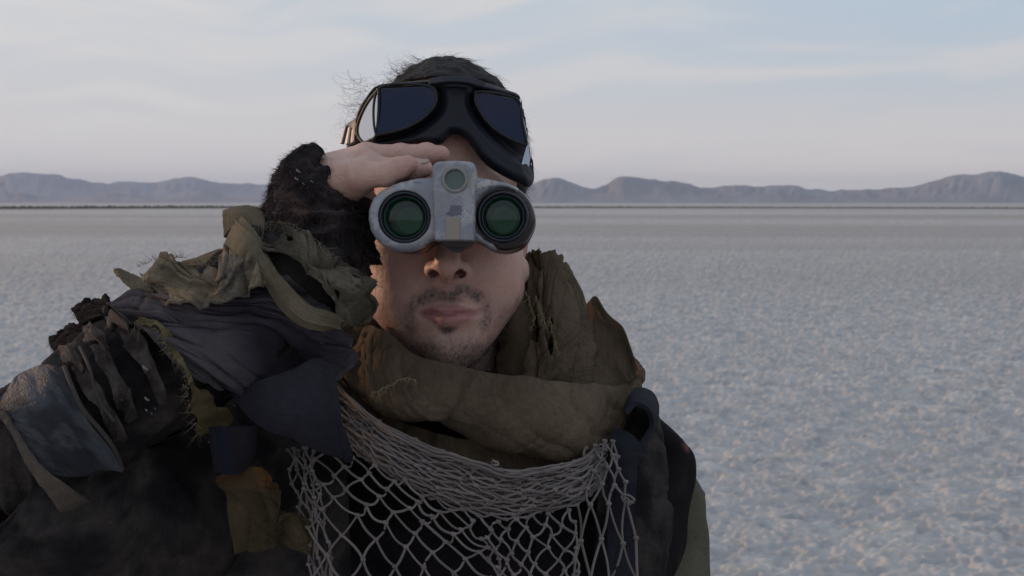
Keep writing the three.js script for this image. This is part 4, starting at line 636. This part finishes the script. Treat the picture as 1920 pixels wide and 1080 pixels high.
sp('rust_cloth', patch([[[404, 888, 150], [436, 872, 166], [464, 862, 168], [486, 876, 158], [500, 900, 140]], [[414, 920, 150], [450, 912, 164], [484, 910, 162], [512, 924, 150], [532, 944, 134]], [[428, 970, 146], [470, 958, 158], [510, 956, 154], [550, 962, 144], [584, 972, 130]], [[440, 1040, 130], [490, 1040, 140], [540, 1040, 136], [590, 1040, 128], [620, 1040, 118]]], 120, 100, { thick: 0.002, wr: (a, b) => 0.020 * folds(a, b, { per: 26, along: 9, slant: 0.4, z: 9 }) + 0.005 * crumple(a, b, 60, 3) - 0.005, rag: (u, v) => [u, v], mask: (a, b, u, v) => v > 0.05 + 0.06 * n3(a * 80, 3) && u < 0.94 + 0.07 * n3(b * 70, 3), col: (a, b, u, v) => tone([[0.042, 0.031, 0.019], [0.085, 0.064, 0.037]], 40, 3, 0.12)(a, b).map((c, i) => mix(c, [0.13, 0.055, 0.018][i], clamp(0.5 + fbm(a * 40, b * 40, 9, 3)) * sstep(0.5, 0.15, v))) }), clothM, 'rust and tan rag hanging under the arm');
{ // lint and paint flecks caught on the dark cloth
  const L = []; for (let q = 0; q < 13; q++) { const t = rnd(), px = mix(200, 430, t) + rr(-90, 60), py = mix(690, 800, rnd()) + rr(-60, 90), p = onArm(px, py, 7.5), o = Lm(...p), l = rr(0.0008, 0.0018), an = rr(-1.2, -0.3); L.push({ pts: [o, [o[0] + Math.cos(an) * l * 0.5, o[1] + Math.sin(an) * l * 0.5, o[2] + 0.0005], [o[0] + Math.cos(an) * l, o[1] + Math.sin(an) * l, o[2]]], r: rr(0.00025, 0.0006), even: 1, c: mix3([0.10, 0.095, 0.095], [0.24, 0.23, 0.22], rnd()) }); }
  for (const [x, y, s] of [[556, 318, 1.5], [553, 333, 1.3], [581, 337, 1.5], [512, 398, 1.2], [567, 343, 0.8], [224, 916, 1.8], [268, 686, 1.9], [272, 745, 1.5], [600, 640, 1], [614, 690, 1.2], [402, 548, 1]]) { const o = x > 500 && y < 420 ? Lm(x, y, 160) : Lm(...onArm(x, y, 12)); L.push({ pts: [o, [o[0] + 0.0008 * s, o[1] - 0.0008 * s, o[2] + 0.0008], [o[0] + 0.0018 * s, o[1] - 0.0014 * s, o[2]]], r: 0.00045 * s, even: 1, c: [0.17, 0.16, 0.155] }); }
  const g = strands(L, 5), o = sp('lint', g, M({ vertexColors: true })); o.userData.kind = 'stuff';
}
// --- fur cuff round the wrist
const CUFF = [[628, 334, 122, 26], [606, 352, 122, 32], [594, 392, 122, 38], [590, 440, 122, 43], [592, 500, 122, 42]].map(a => [...Lm(a[0], a[1], a[2]), a[3] / 1000]);
const cuffC = (a, b, u, v, p) => { const k = fbm(p[0] * 45, p[1] * 45, p[2] * 45, 4); return mix3(mix3([0.018, 0.015, 0.017], [0.055, 0.044, 0.045], sstep(-0.3, 0.3, k)), [0.085, 0.052, 0.046], sstep(0.05, 0.5, fbm(p[0] * 30 + 4, p[1] * 30, p[2] * 30, 3)) * 0.75); };
const cuffG = sheet(sleeveSurf(CUFF), 200, 130, { thick: 0, wr: (a, b, u, v) => 0.011 * crumple(a, b, 30, 4) - 0.004 + 0.004 * n3(a * 80, b * 80, 3) + 0.0015 * n3(a * 220, b * 220, 5), col: cuffC });
const cuffLip = sheet((u, v) => { const f = sleeveSurf(CUFF), p = f(u, 0), c = CUFF[0]; return p.map((q, i) => mix(q, c[i], v * 0.55) + (i === 0 ? -0.004 * v : i === 1 ? -0.006 * v : 0)); }, 120, 12, { thick: 0, col: () => [0.012, 0.010, 0.011] });
mp('fur_cuff', [cuffG, cuffLip, strands(fuzz(cuffG, 13000, { len: [0.002, 0.0065], r: 0.00019, lift: 0.45, flow: [-0.25, -0.5, 0], curl: 0.5, c: [[0.012, 0.01, 0.011], [0.022, 0.018, 0.019], [0.06, 0.042, 0.038], [0.11, 0.078, 0.068], [0.035, 0.030, 0.034]] }))], feltM, man, 'matted dark brown fur cuff at the wrist');

// --- trunk: coat, far sleeve, vest, strap
const coatD = (x, y, z) => { const sh = smin(cap(x, y, z, Q(540, 935, -45), Q(850, 850, -52), 58, 66), cap(x, y, z, Q(850, 850, -52), Q(1170, 890, -50), 66, 58), 40); let d = smin(sh, ell(x, y, z, Q(850, 1250, -40), [165, 330, 118]), 50); d = smin(d, cap(x, y, z, Q(1170, 890, -50), Q(1176, 1000, -45), 58, 56), 20); return d - 7 * (1 - Math.abs(n3(x * 0.018, y * 0.011, z * 0.018))) + 5 - 3 * n3(x * 0.04, y * 0.03, z * 0.04); };
mp('coat', nets(coatD, [-440, -640, -190], [200, -70, 110], 4.5, (x, y, z) => { const [px, py] = toPx(x, y, z), k = fbm(x * 30, y * 30, z * 30, 3); return mix3(mix3([0.006, 0.005, 0.006], [0.016, 0.012, 0.014], clamp(0.5 + k)), [0.16, 0.075, 0.068], 0.9 * sstep(1.1, 0.5, Math.hypot((px - 1287) / 26, (py - 832) / 16)) * sstep(-0.15, 0.3, k + 0.3 * n3(x * 200, y * 200))); }, (x, y, z) => [Math.atan2(x + 0.05, z + 0.05) * 0.15, y]), feltM, man, 'black sleeveless coat with a reddish worn spot on the shoulder');
const farArm = [[1184, 880, -88, 36], [1200, 940, -88, 55], [1212, 1050, -80, 58], [1228, 1300, -50, 52], [1220, 1560, 20, 44]].map(a => [...Lm(a[0], a[1], a[2]), a[3] / 1000]);
mp('sleeve', sheet(sleeveSurf(farArm), 80, 120, { thick: 0, wr: (a, b) => 0.006 * folds(b, a, { per: 14, along: 3, z: 3 }), col: tone([[0.085, 0.078, 0.058], [0.125, 0.115, 0.088]], 24, 3, 0.08) }), clothM, man, 'grey-olive sleeve of the lowered arm');
const band = (cen, wz, o) => sheet((u, v) => { const c = crv(cen, u); return Lm(c[0], c[1], c[2] + (v - 0.5) * wz); }, 90, 24, o);
const slate = tone([[0.013, 0.0135, 0.018], [0.028, 0.030, 0.038]], 24, 6, 0.08);
mp('lapel', patch([[[360, 640, 10], [470, 630, 20], [570, 600, 26], [650, 600, 26]], [[370, 780, 26], [500, 800, 52], [570, 790, 60], [640, 790, 60]], [[400, 900, 50], [490, 900, 74], [570, 890, 82], [650, 890, 84]], [[380, 1080, 50], [490, 1080, 80], [580, 1080, 90], [660, 1080, 92]]], 90, 90, { thick: 0.003, wr: (a, b) => 0.010 * folds(a, b, { per: 16, along: 4, slant: 0.2, z: 61 }) - 0.004, col: dark }), feltM, man, 'black front of the coat under the raised arm');
mp('lapel', patch([[[1130, 750, 10], [1170, 752, 4], [1206, 762, -8], [1226, 790, -20]], [[1130, 830, 40], [1170, 830, 36], [1210, 836, 24], [1236, 850, 4]], [[1120, 940, 56], [1166, 940, 54], [1212, 940, 40], [1250, 940, 14]], [[1110, 1090, 60], [1160, 1090, 60], [1210, 1090, 46], [1256, 1090, 20]]], 60, 90, { thick: 0.003, wr: (a, b) => 0.009 * folds(a, b, { per: 22, along: 5, slant: 0.3, z: 71 }) - 0.004, col: dark }), feltM, man, 'black front of the coat below the shoulder strap');
mp('shoulder_strap', [patch([[[1176, 768, 60], [1186, 744, 40], [1200, 732, 20], [1220, 740, 5], [1229, 762, 0], [1226, 792, 10], [1212, 818, 30], [1190, 842, 50]], [[1176, 776, 95], [1190, 762, 85], [1204, 764, 78], [1216, 776, 70], [1220, 794, 64], [1212, 814, 66], [1198, 834, 74], [1176, 856, 84]]], 110, 30, { thick: 0.004, wr: (a, b) => 0.0015 * crumple(a, b, 40, 3), col: slate }), patch([[[1150, 800, 80], [1180, 812, 82], [1212, 848, 76]], [[1140, 860, 88], [1170, 870, 88], [1196, 880, 80]], [[1140, 940, 84], [1166, 945, 84], [1190, 950, 78]], [[1138, 1080, 80], [1164, 1085, 80], [1188, 1090, 74]]], 60, 90, { thick: 0.003, wr: (a, b) => 0.005 * folds(a + b * 0.3, b, { per: 30, along: 5, z: 3 }), col: slate })], cloth({ bumpScale: 0.0008 }), man, 'dark blue-grey strap looped at the shoulder');
{ // coat skirt, trousers and boots below the frame
  const ring = (y, rx, rz, cx = 0, cz = 0.02) => ({ y, rx, rz, cx, cz });
  const loft = (R, c) => sheet((u, v) => { const n = R.length - 1, t = clamp(v, 0, 1) * n, i = Math.min(n - 1, Math.floor(t)), k = t - i, a = R[i], b = R[i + 1], th = -u * 6.2832; return [mix(a.cx, b.cx, k) + Math.cos(th) * mix(a.rx, b.rx, k), mix(a.y, b.y, k), mix(a.cz, b.cz, k) + Math.sin(th) * mix(a.rz, b.rz, k)]; }, 60, 60, { thick: 0, wr: (a, b) => 0.012 * folds(a, b, { per: 10, along: 2, z: 4 }), col: c });
  add('coat_skirt', loft([ring(1.22, 0.185, 0.125), ring(1.0, 0.20, 0.15), ring(0.62, 0.25, 0.19)], () => [0.016, 0.014, 0.015]), feltM, man);
  for (const s of [-1, 1]) { add('trouser_leg', loft([ring(0.95, 0.085, 0.09, s * 0.10), ring(0.5, 0.07, 0.075, s * 0.11), ring(0.18, 0.058, 0.062, s * 0.115)], () => [0.05, 0.043, 0.034]), clothM, man); const b = loft([ring(0.30, 0.058, 0.062, s * 0.115), ring(0.14, 0.055, 0.06, s * 0.115), ring(0.07, 0.055, 0.11, s * 0.115, 0.06), ring(0.0, 0.056, 0.14, s * 0.115, 0.075)], () => [0.02, 0.016, 0.013]); add('boot', b, leatherM, man); }
}

// --- scarf
const scarfC = (z, lift = 1) => (a, b, u, v, p) => { const k = fbm(p[0] * 22, p[1] * 22, p[2] * 22 + z, 4), y = sstep(-0.02, -0.16, p[0]), th = n3(a * 1400, b * 160, z) * 0.07 + n3(a * 160, b * 1400, z + 4) * 0.07 + 0.05 * n3(a * 600, b * 600, z); return mix3([0.102, 0.073, 0.049], [0.140, 0.104, 0.071], clamp(0.5 + k)).map((q, i) => lift * q * (1 + th)); };  // lift darkens the covered layers of this one cloth: shade put into the colour
const frontRows = [
  [[640, 650, 20], [712, 652, 38], [748, 676, 50], [802, 702, 62], [862, 716, 64], [930, 738, 60], [1000, 742, 46], [1066, 742, 26], [1120, 744, 0], [1156, 726, -30], [1150, 680, -80], [1080, 600, -140]],
  [[648, 604, 34], [688, 606, 52], [722, 634, 88], [778, 666, 108], [866, 684, 116], [934, 704, 114], [1004, 728, 104], [1078, 724, 84], [1138, 729, 46], [1180, 714, 0], [1190, 672, -60], [1100, 580, -160]],
  [[618, 632, 50], [650, 650, 82], [698, 698, 116], [772, 736, 138], [866, 755, 150], [946, 777, 148], [1026, 792, 136], [1098, 788, 106], [1152, 772, 64], [1197, 716, 6], [1200, 690, -56], [1110, 620, -165]],
  [[604, 654, 54], [632, 700, 96], [700, 758, 122], [784, 794, 142], [868, 819, 150], [960, 832, 146], [1036, 844, 130], [1100, 847, 98], [1150, 820, 58], [1178, 768, 10], [1188, 730, -54], [1100, 660, -160]],
  [[618, 690, 40], [652, 724, 72], [716, 770, 96], [796, 800, 112], [868, 824, 118], [950, 838, 112], [1030, 850, 100], [1090, 852, 70], [1130, 826, 30], [1150, 772, -10], [1150, 740, -60], [1080, 690, -140]]];
const scarfFront = patch(frontRows, 420, 170, { thick: 0.0018, col: scarfC(1),
  wr: (a, b, u, v, p) => { const k = sstep(0.12, 0.35, v) * (1 - 0.4 * sstep(0.75, 1, v)); return k * (0.009 * n3(a * 15 + b * 8, b * 7, 5) + 0.0066 * (folds(a + b * 0.5, b, { per: 17, along: 7, slant: 0.3, z: 5, sharp: 1.0 }) - 0.4) + 0.004 * (folds(a, b, { per: 24, along: 9, slant: -0.6, z: 14 }) - 0.4) + 0.0012 * crumple(a, b, 40, 3) + 0.005 * n3(a * 14, b * 9, 3) + 0.010 * (folds(a, b, { per: 34, along: 8, slant: 0.9, z: 33, sharp: 1.4 }) - 0.3) * sstep(0.22, 0.08, u)); } });
const scarf = mp('scarf', scarfFront, cloth({ bumpScale: 0.0016 }), man, 'olive-brown cloth scarf wound in a thick loop round the neck');
const sc = (n, g, m, l) => mp(n, g, m, scarf, l), scarfM = cloth({ bumpScale: 0.0016 });
sc('scarf_fold', patch([ // far inside of the loop with its upstanding corner
  [[1076, 600, -60], [1100, 568, -56], [1114, 555, -48], [1128, 576, -40], [1146, 596, -36], [1166, 614, -30], [1180, 650, -22], [1196, 692, -6]],
  [[1070, 640, -50], [1094, 620, -48], [1112, 606, -44], [1130, 622, -40], [1148, 640, -36], [1166, 656, -28], [1178, 680, -18], [1188, 704, 0]],
  [[1066, 690, -20], [1090, 680, -22], [1110, 676, -24], [1130, 684, -22], [1148, 692, -16], [1162, 700, -8], [1172, 710, 0], [1180, 718, 8]],
  [[1064, 745, 20], [1088, 745, 15], [1110, 745, 10], [1130, 745, 8], [1146, 742, 6], [1158, 740, 4], [1166, 738, 4], [1172, 736, 4]]], 120, 90, { thick: 0.0018, wr: (a, b) => 0.003 * folds(a, b, { per: 18, along: 4, z: 4 }) + 0.0015 * crumple(a, b, 40, 3), col: scarfC(4, 1.02) }), scarfM, 'flat inner side of the scarf with one corner sticking up');
const neckWrap = patch([
  [[976, 470, -32], [1000, 462, -30], [1016, 468, -22], [1034, 480, -40], [1050, 502, -80]],
  [[968, 520, -10], [998, 515, 0], [1024, 516, 8], [1048, 520, -8], [1070, 532, -60]],
  [[956, 575, 4], [992, 578, 26], [1030, 578, 34], [1062, 578, 16], [1092, 588, -50]],
  [[940, 640, 14], [986, 644, 44], [1034, 644, 52], [1074, 640, 32], [1106, 640, -40]],
  [[926, 700, 20], [980, 704, 54], [1034, 704, 62], [1080, 700, 42], [1114, 700, -24]],
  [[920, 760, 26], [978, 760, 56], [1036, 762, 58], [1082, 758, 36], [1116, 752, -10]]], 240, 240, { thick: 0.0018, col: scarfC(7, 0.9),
  wr: (a, b, u, v) => { const [x, y] = warp(a, b, 16, 8); return 0.030 * (folds(x + y * 0.16, y, { per: 34, along: 3.0, slant: -0.18, z: 51, sharp: 1.5 }) - 0.35) + 0.005 * (folds(a, b, { per: 26, along: 14, slant: 1.1, z: 9 }) - 0.4) + 0.002 * crumple(a, b, 40, 5); },
  mask: (a, b, u, v) => { const x = u * 4, y = v * 5; return !(Math.hypot((u - 0.30) / 0.055, (v - 0.45) / 0.13) < 1 + 0.35 * n3(a * 90, b * 90) ) && !(Math.hypot((u - 0.52) / 0.04, (v - 0.56) / 0.11) < 1 + 0.35 * n3(a * 90, b * 90, 3)); } });
sc('scarf_fold', neckWrap, scarfM, 'torn folds of the scarf rising beside the neck to the ear');
sc('scarf_fold', patch([[[960, 476, -40], [990, 474, -44], [1016, 480, -50], [1040, 500, -80]], [[945, 560, -14], [985, 560, -8], [1024, 560, -10], [1070, 560, -60]], [[915, 640, -10], [970, 645, 14], [1024, 645, 16], [1090, 640, -40]], [[890, 740, -10], [960, 750, 20], [1030, 750, 24], [1100, 750, -20]]], 90, 90, { thick: 0.0018, wr: (a, b) => 0.006 * folds(a, b, { per: 20, along: 4, z: 40 }) - 0.003, col: scarfC(17, 0.6) }), scarfM, 'inner layer of the scarf beside the neck, shade put into its colour');
sc('scarf_fold', patch([[[670, 470, -70], [708, 470, -40], [735, 470, -26], [752, 480, -30]], [[640, 530, -66], [696, 528, -30], [716, 530, -20], [735, 540, -30]], [[614, 590, -50], [672, 590, -14], [700, 592, -4], [730, 600, -20]], [[600, 650, -30], [670, 660, 0], [710, 665, 10], [745, 670, 0]]], 90, 90, { thick: 0.0018, wr: (a, b) => 0.010 * (folds(a, b, { per: 26, along: 4, slant: 0.2, z: 14 }) - 0.3), col: scarfC(9, 0.85) }), scarfM, 'scarf behind the cheek on the arm side, colour darkened for shade');
sc('scarf_fold', patch([[[612, 690, 52], [660, 730, 72], [730, 780, 96], [800, 806, 112], [868, 824, 116], [950, 834, 112], [1030, 840, 98], [1100, 838, 66]], [[620, 740, 60], [668, 790, 84], [736, 830, 106], [804, 856, 118], [870, 876, 122], [950, 884, 116], [1030, 884, 102], [1094, 872, 70]], [[630, 800, 60], [680, 860, 84], [744, 900, 102], [806, 930, 112], [872, 950, 114], [950, 955, 108], [1030, 950, 94], [1090, 930, 60]]], 200, 60, { thick: 0.0016, wr: (a, b) => 0.010 * (folds(a, b, { per: 20, along: 5, slant: 0.4, z: 24 }) - 0.3) + 0.002 * crumple(a, b, 50, 5), col: scarfC(12, 0.72) }), scarfM, 'lower layer of the scarf, colour darkened for the shade under the thick loop');
{ // frayed tears
  const t1 = [[1004, 556], [1012, 574], [1019, 594], [1022, 612], [1030, 604]].map(p => Lm(p[0], p[1], 50)), t2 = [[1030, 596], [1036, 618], [1040, 640], [1046, 660]].map(p => Lm(p[0], p[1], 64)), t3 = [[696, 738], [715, 730], [733, 722], [746, 714], [766, 708], [782, 716]].map(p => Lm(p[0], p[1], 138)), t4 = [[985, 548], [993, 560], [996, 580], [1001, 600], [994, 620]].map(p => Lm(p[0], p[1], 40)), c = [[0.20, 0.16, 0.10], [0.15, 0.12, 0.075], [0.26, 0.21, 0.13]];
  const line = (t) => ({ pts: Array.from({ length: 24 }, (_, i) => { const p = crv(t, i / 23); return [p[0] + 0.0012 * n3(i * 0.9, 2), p[1] + 0.0012 * n3(i * 0.9, 8), p[2]]; }), r: 0.00055, even: 1, c: [0.21, 0.17, 0.105] });
  sc('fray', strands([line(t1), line(t2), line(t3), line(t4), ...frays(t1, 60, { c, len: [0.002, 0.007] }), ...frays(t2, 60, { c, len: [0.002, 0.007] }), ...frays(t3, 60, { c, len: [0.001, 0.005] }), ...frays(t4, 40, { c, len: [0.002, 0.006] })], 4), clothM).userData.kind = 'stuff';
  const e1 = [[478, 424], [515, 414], [556, 424], [600, 455], [644, 490], [684, 514], [706, 530]].map(p => Lm(...onArm(p[0], p[1], 22))), e2 = [[252, 604], [296, 618], [316, 656], [344, 692], [352, 734], [366, 785], [376, 816]].map(p => Lm(...onArm(p[0], p[1], 15))), e3 = [[260, 500], [300, 486], [345, 484], [390, 500], [425, 468], [452, 405]].map(p => Lm(...onArm(p[0], p[1], 14)));
  sp('fray', strands([...frays(e1, 260, { len: [0.003, 0.011], spread: 1, c: [[0.14, 0.12, 0.09], [0.09, 0.08, 0.06], [0.2, 0.17, 0.13]] }), ...frays(e2, 130, { len: [0.002, 0.008], c, dir: [-0.3, -0.6, 0.2] }), ...frays(e3, 150, { len: [0.002, 0.006], dir: [-0.2, 0.5, 0], c: [[0.2, 0.17, 0.12], [0.12, 0.1, 0.08]] })], 3), clothM).userData.kind = 'stuff';
}

// --- fishing net thrown over the chest
const cord = (out, pts, r, c) => out.push({ pts, r, even: 1, c });
const netC = () => { const k = rr(0.75, 1.15); return [0.165 * k, 0.140 * k, 0.132 * k]; };
function netting(out, rows, nu, nv, r, o = {}) {                          // diamonds: two families of cords meeting in knots
  const f = surfOf(rows), ju = o.ju ?? 0.25, jv = o.jv ?? 0.25, node = [], sd = o.z ?? 1;
  for (let j = 0; j <= nv; j++) { node.push([]); for (let i = 0; i <= nu; i++) { const u = (i + (j % 2 ? 0.5 : 0) + ju * n3(i * 1.7, j * 1.3, sd)) / nu, v = (j + jv * n3(i * 1.1, j * 1.9, sd + 9)) / nv; const p = f(clamp(u, -0.03, 1.03), clamp(v, 0, 1)); node[j].push([p[0], p[1], p[2] + 0.004 * n3(i * 2.1, j * 2.7, sd + 3)]); } }
  const link = (a, b) => { const pts = [], s1 = rr(-1, 1) * (o.sag ?? 0.0009), s2 = rr(-1, 1) * (o.sag ?? 0.0009), c = netC(); for (let k = 0; k <= 6; k++) { const t = k / 6, h = Math.sin(Math.PI * t); pts.push([mix(a[0], b[0], t) + s1 * h, mix(a[1], b[1], t) + s2 * h - (o.drop ?? 0.0006) * h, mix(a[2], b[2], t) + 0.0006 * h]); } cord(out, pts, r * rr(0.85, 1.15), c); };
  for (let j = 0; j < nv; j++) for (let i = 0; i <= nu; i++) { const d = j % 2 ? 1 : -1; link(node[j][i], node[j + 1][i]); if (node[j + 1][i + d]) link(node[j][i], node[j + 1][i + d]); }
  for (const row of node) for (const p of row) cord(out, [[p[0] - r * 1.6, p[1] + r * 0.4, p[2]], [p[0], p[1], p[2] + r * 0.6], [p[0] + r * 1.6, p[1] - r * 0.4, p[2]]], r * 1.7, netC());
}
{
  const L = [], R = 0.0009;
  const top = [[588, 664, 72], [612, 700, 86], [640, 730, 100], [680, 766, 124], [730, 802, 142], [800, 836, 158], [850, 852, 164], [905, 872, 166], [960, 886, 162], [1000, 880, 154], [1050, 872, 144], [1100, 854, 116], [1144, 826, 72]];
  const bot = [[590, 716, 80], [606, 770, 96], [640, 822, 114], [690, 862, 132], [738, 894, 144], [800, 930, 152], [850, 950, 156], [905, 966, 158], [960, 972, 156], [1000, 966, 150], [1050, 956, 138], [1096, 938, 118], [1130, 900, 84]];
  const mid = top.map((p, i) => [(p[0] + bot[i][0]) / 2 - 2, (p[1] + bot[i][1]) / 2, (p[2] + bot[i][2]) / 2 + 6]);
  netting(L, [top, mid, bot], 13, 17, R, { ju: 0.35, jv: 0.5, sag: 0.0014, z: 3 });
  netting(L, [top.map(p => [p[0] + 2, p[1] + 8, p[2] - 5]), mid.map(p => [p[0], p[1], p[2] - 5]), bot.map(p => [p[0] + 6, p[1] - 6, p[2] - 5])], 12, 13, R * 0.9, { ju: 0.5, jv: 0.6, sag: 0.0016, z: 13 });
  for (let k = 0; k < 11; k++) { const q = rr(-1, 1), pts = Array.from({ length: 90 }, (_, i) => { const p = crv(top, i / 89), o = Lm(p[0], p[1] + 3 + q * 7 * Math.sin(i * 0.11 + k) + 2.5 * n3(i * 0.25, k), p[2] + 4 + 3 * n3(i * 0.2, k + 20)); return o; }); cord(L, pts.slice(Math.floor(rr(0, 20)), 90 - Math.floor(rr(0, 18))), R * rr(0.9, 1.2), netC()); }   // gathered edge
  netting(L, [[[566, 836, 118], [620, 846, 128], [680, 862, 140], [740, 888, 150], [800, 920, 156], [870, 952, 158]], [[574, 890, 128], [636, 906, 138], [700, 920, 148], [764, 942, 156], [826, 970, 160], [890, 1000, 160]], [[580, 960, 132], [650, 972, 142], [720, 990, 152], [790, 1010, 158], [860, 1030, 160], [930, 1050, 158]], [[590, 1090, 134], [660, 1095, 144], [735, 1100, 152], [810, 1105, 158], [885, 1110, 160], [960, 1110, 158]]], 6, 8, R * 1.05, { ju: 0.16, jv: 0.16, sag: 0.0022, drop: 0.0016, z: 23 });
  netting(L, [[[542, 842, 112], [556, 840, 116], [572, 838, 118], [586, 846, 122]], [[546, 900, 122], [562, 900, 126], [578, 900, 128], [594, 906, 132]], [[566, 980, 126], [582, 980, 130], [596, 980, 132], [612, 985, 136]], [[580, 1090, 128], [600, 1090, 130], [614, 1090, 134], [630, 1095, 136]]], 4, 9, R * 0.9, { ju: 0.6, jv: 0.4, sag: 0.0018, z: 33 });
  netting(L, [[[588, 668, 74], [600, 668, 76], [612, 690, 84]], [[590, 730, 86], [612, 740, 94], [636, 760, 104]], [[620, 800, 104], [650, 810, 116], [680, 826, 128]], [[660, 850, 124], [690, 862, 134], [720, 880, 142]]], 3, 9, R * 0.95, { ju: 0.4, jv: 0.3, sag: 0.002, z: 43 });
  netting(L, [[[1092, 842, 116], [1112, 836, 108], [1132, 826, 98], [1146, 822, 92]], [[1086, 890, 122], [1112, 886, 118], [1140, 882, 112], [1162, 880, 104]], [[1080, 950, 126], [1112, 945, 122], [1146, 945, 116], [1182, 945, 108]], [[1070, 1090, 126], [1110, 1090, 124], [1150, 1090, 118], [1196, 1090, 110]]], 3, 6, R * 1.1, { ju: 0.3, jv: 0.3, sag: 0.002, drop: 0.001, z: 53 });
  netting(L, [[[905, 966, 160], [960, 972, 158], [1010, 966, 152], [1070, 956, 138]], [[915, 1030, 162], [965, 1034, 160], [1015, 1030, 154], [1075, 1025, 140]], [[925, 1100, 162], [970, 1100, 160], [1020, 1100, 154], [1080, 1100, 140]]], 5, 6, R, { ju: 0.25, jv: 0.3, sag: 0.002, z: 63 });
  for (const [x, y, s] of [[1178, 934, 9], [1176, 940, 6], [928, 868, 5], [604, 668, 5], [598, 694, 5], [776, 826, 7], [1130, 838, 6]]) { const p = []; for (let i = 0; i < 22; i++) { const t = i / 21 * 8; p.push(Lm(x + s * 1.3 * Math.cos(t) + rr(-1.5, 1.5), y + s * 0.8 * Math.sin(t * 1.1) + rr(-1.5, 1.5), (y < 700 ? 82 : x > 1100 ? 112 : 168) + i * 0.2)); } cord(L, p, R, netC()); }  // knots and loops
  mp('net_shawl', strands(L, 5), M({ vertexColors: true, roughness: 0.95, bumpMap: grainTex, bumpScale: 0.0004 }), man, 'grey-brown knotted fishing net draped over the chest');
}
renderer.render(scene, camera);
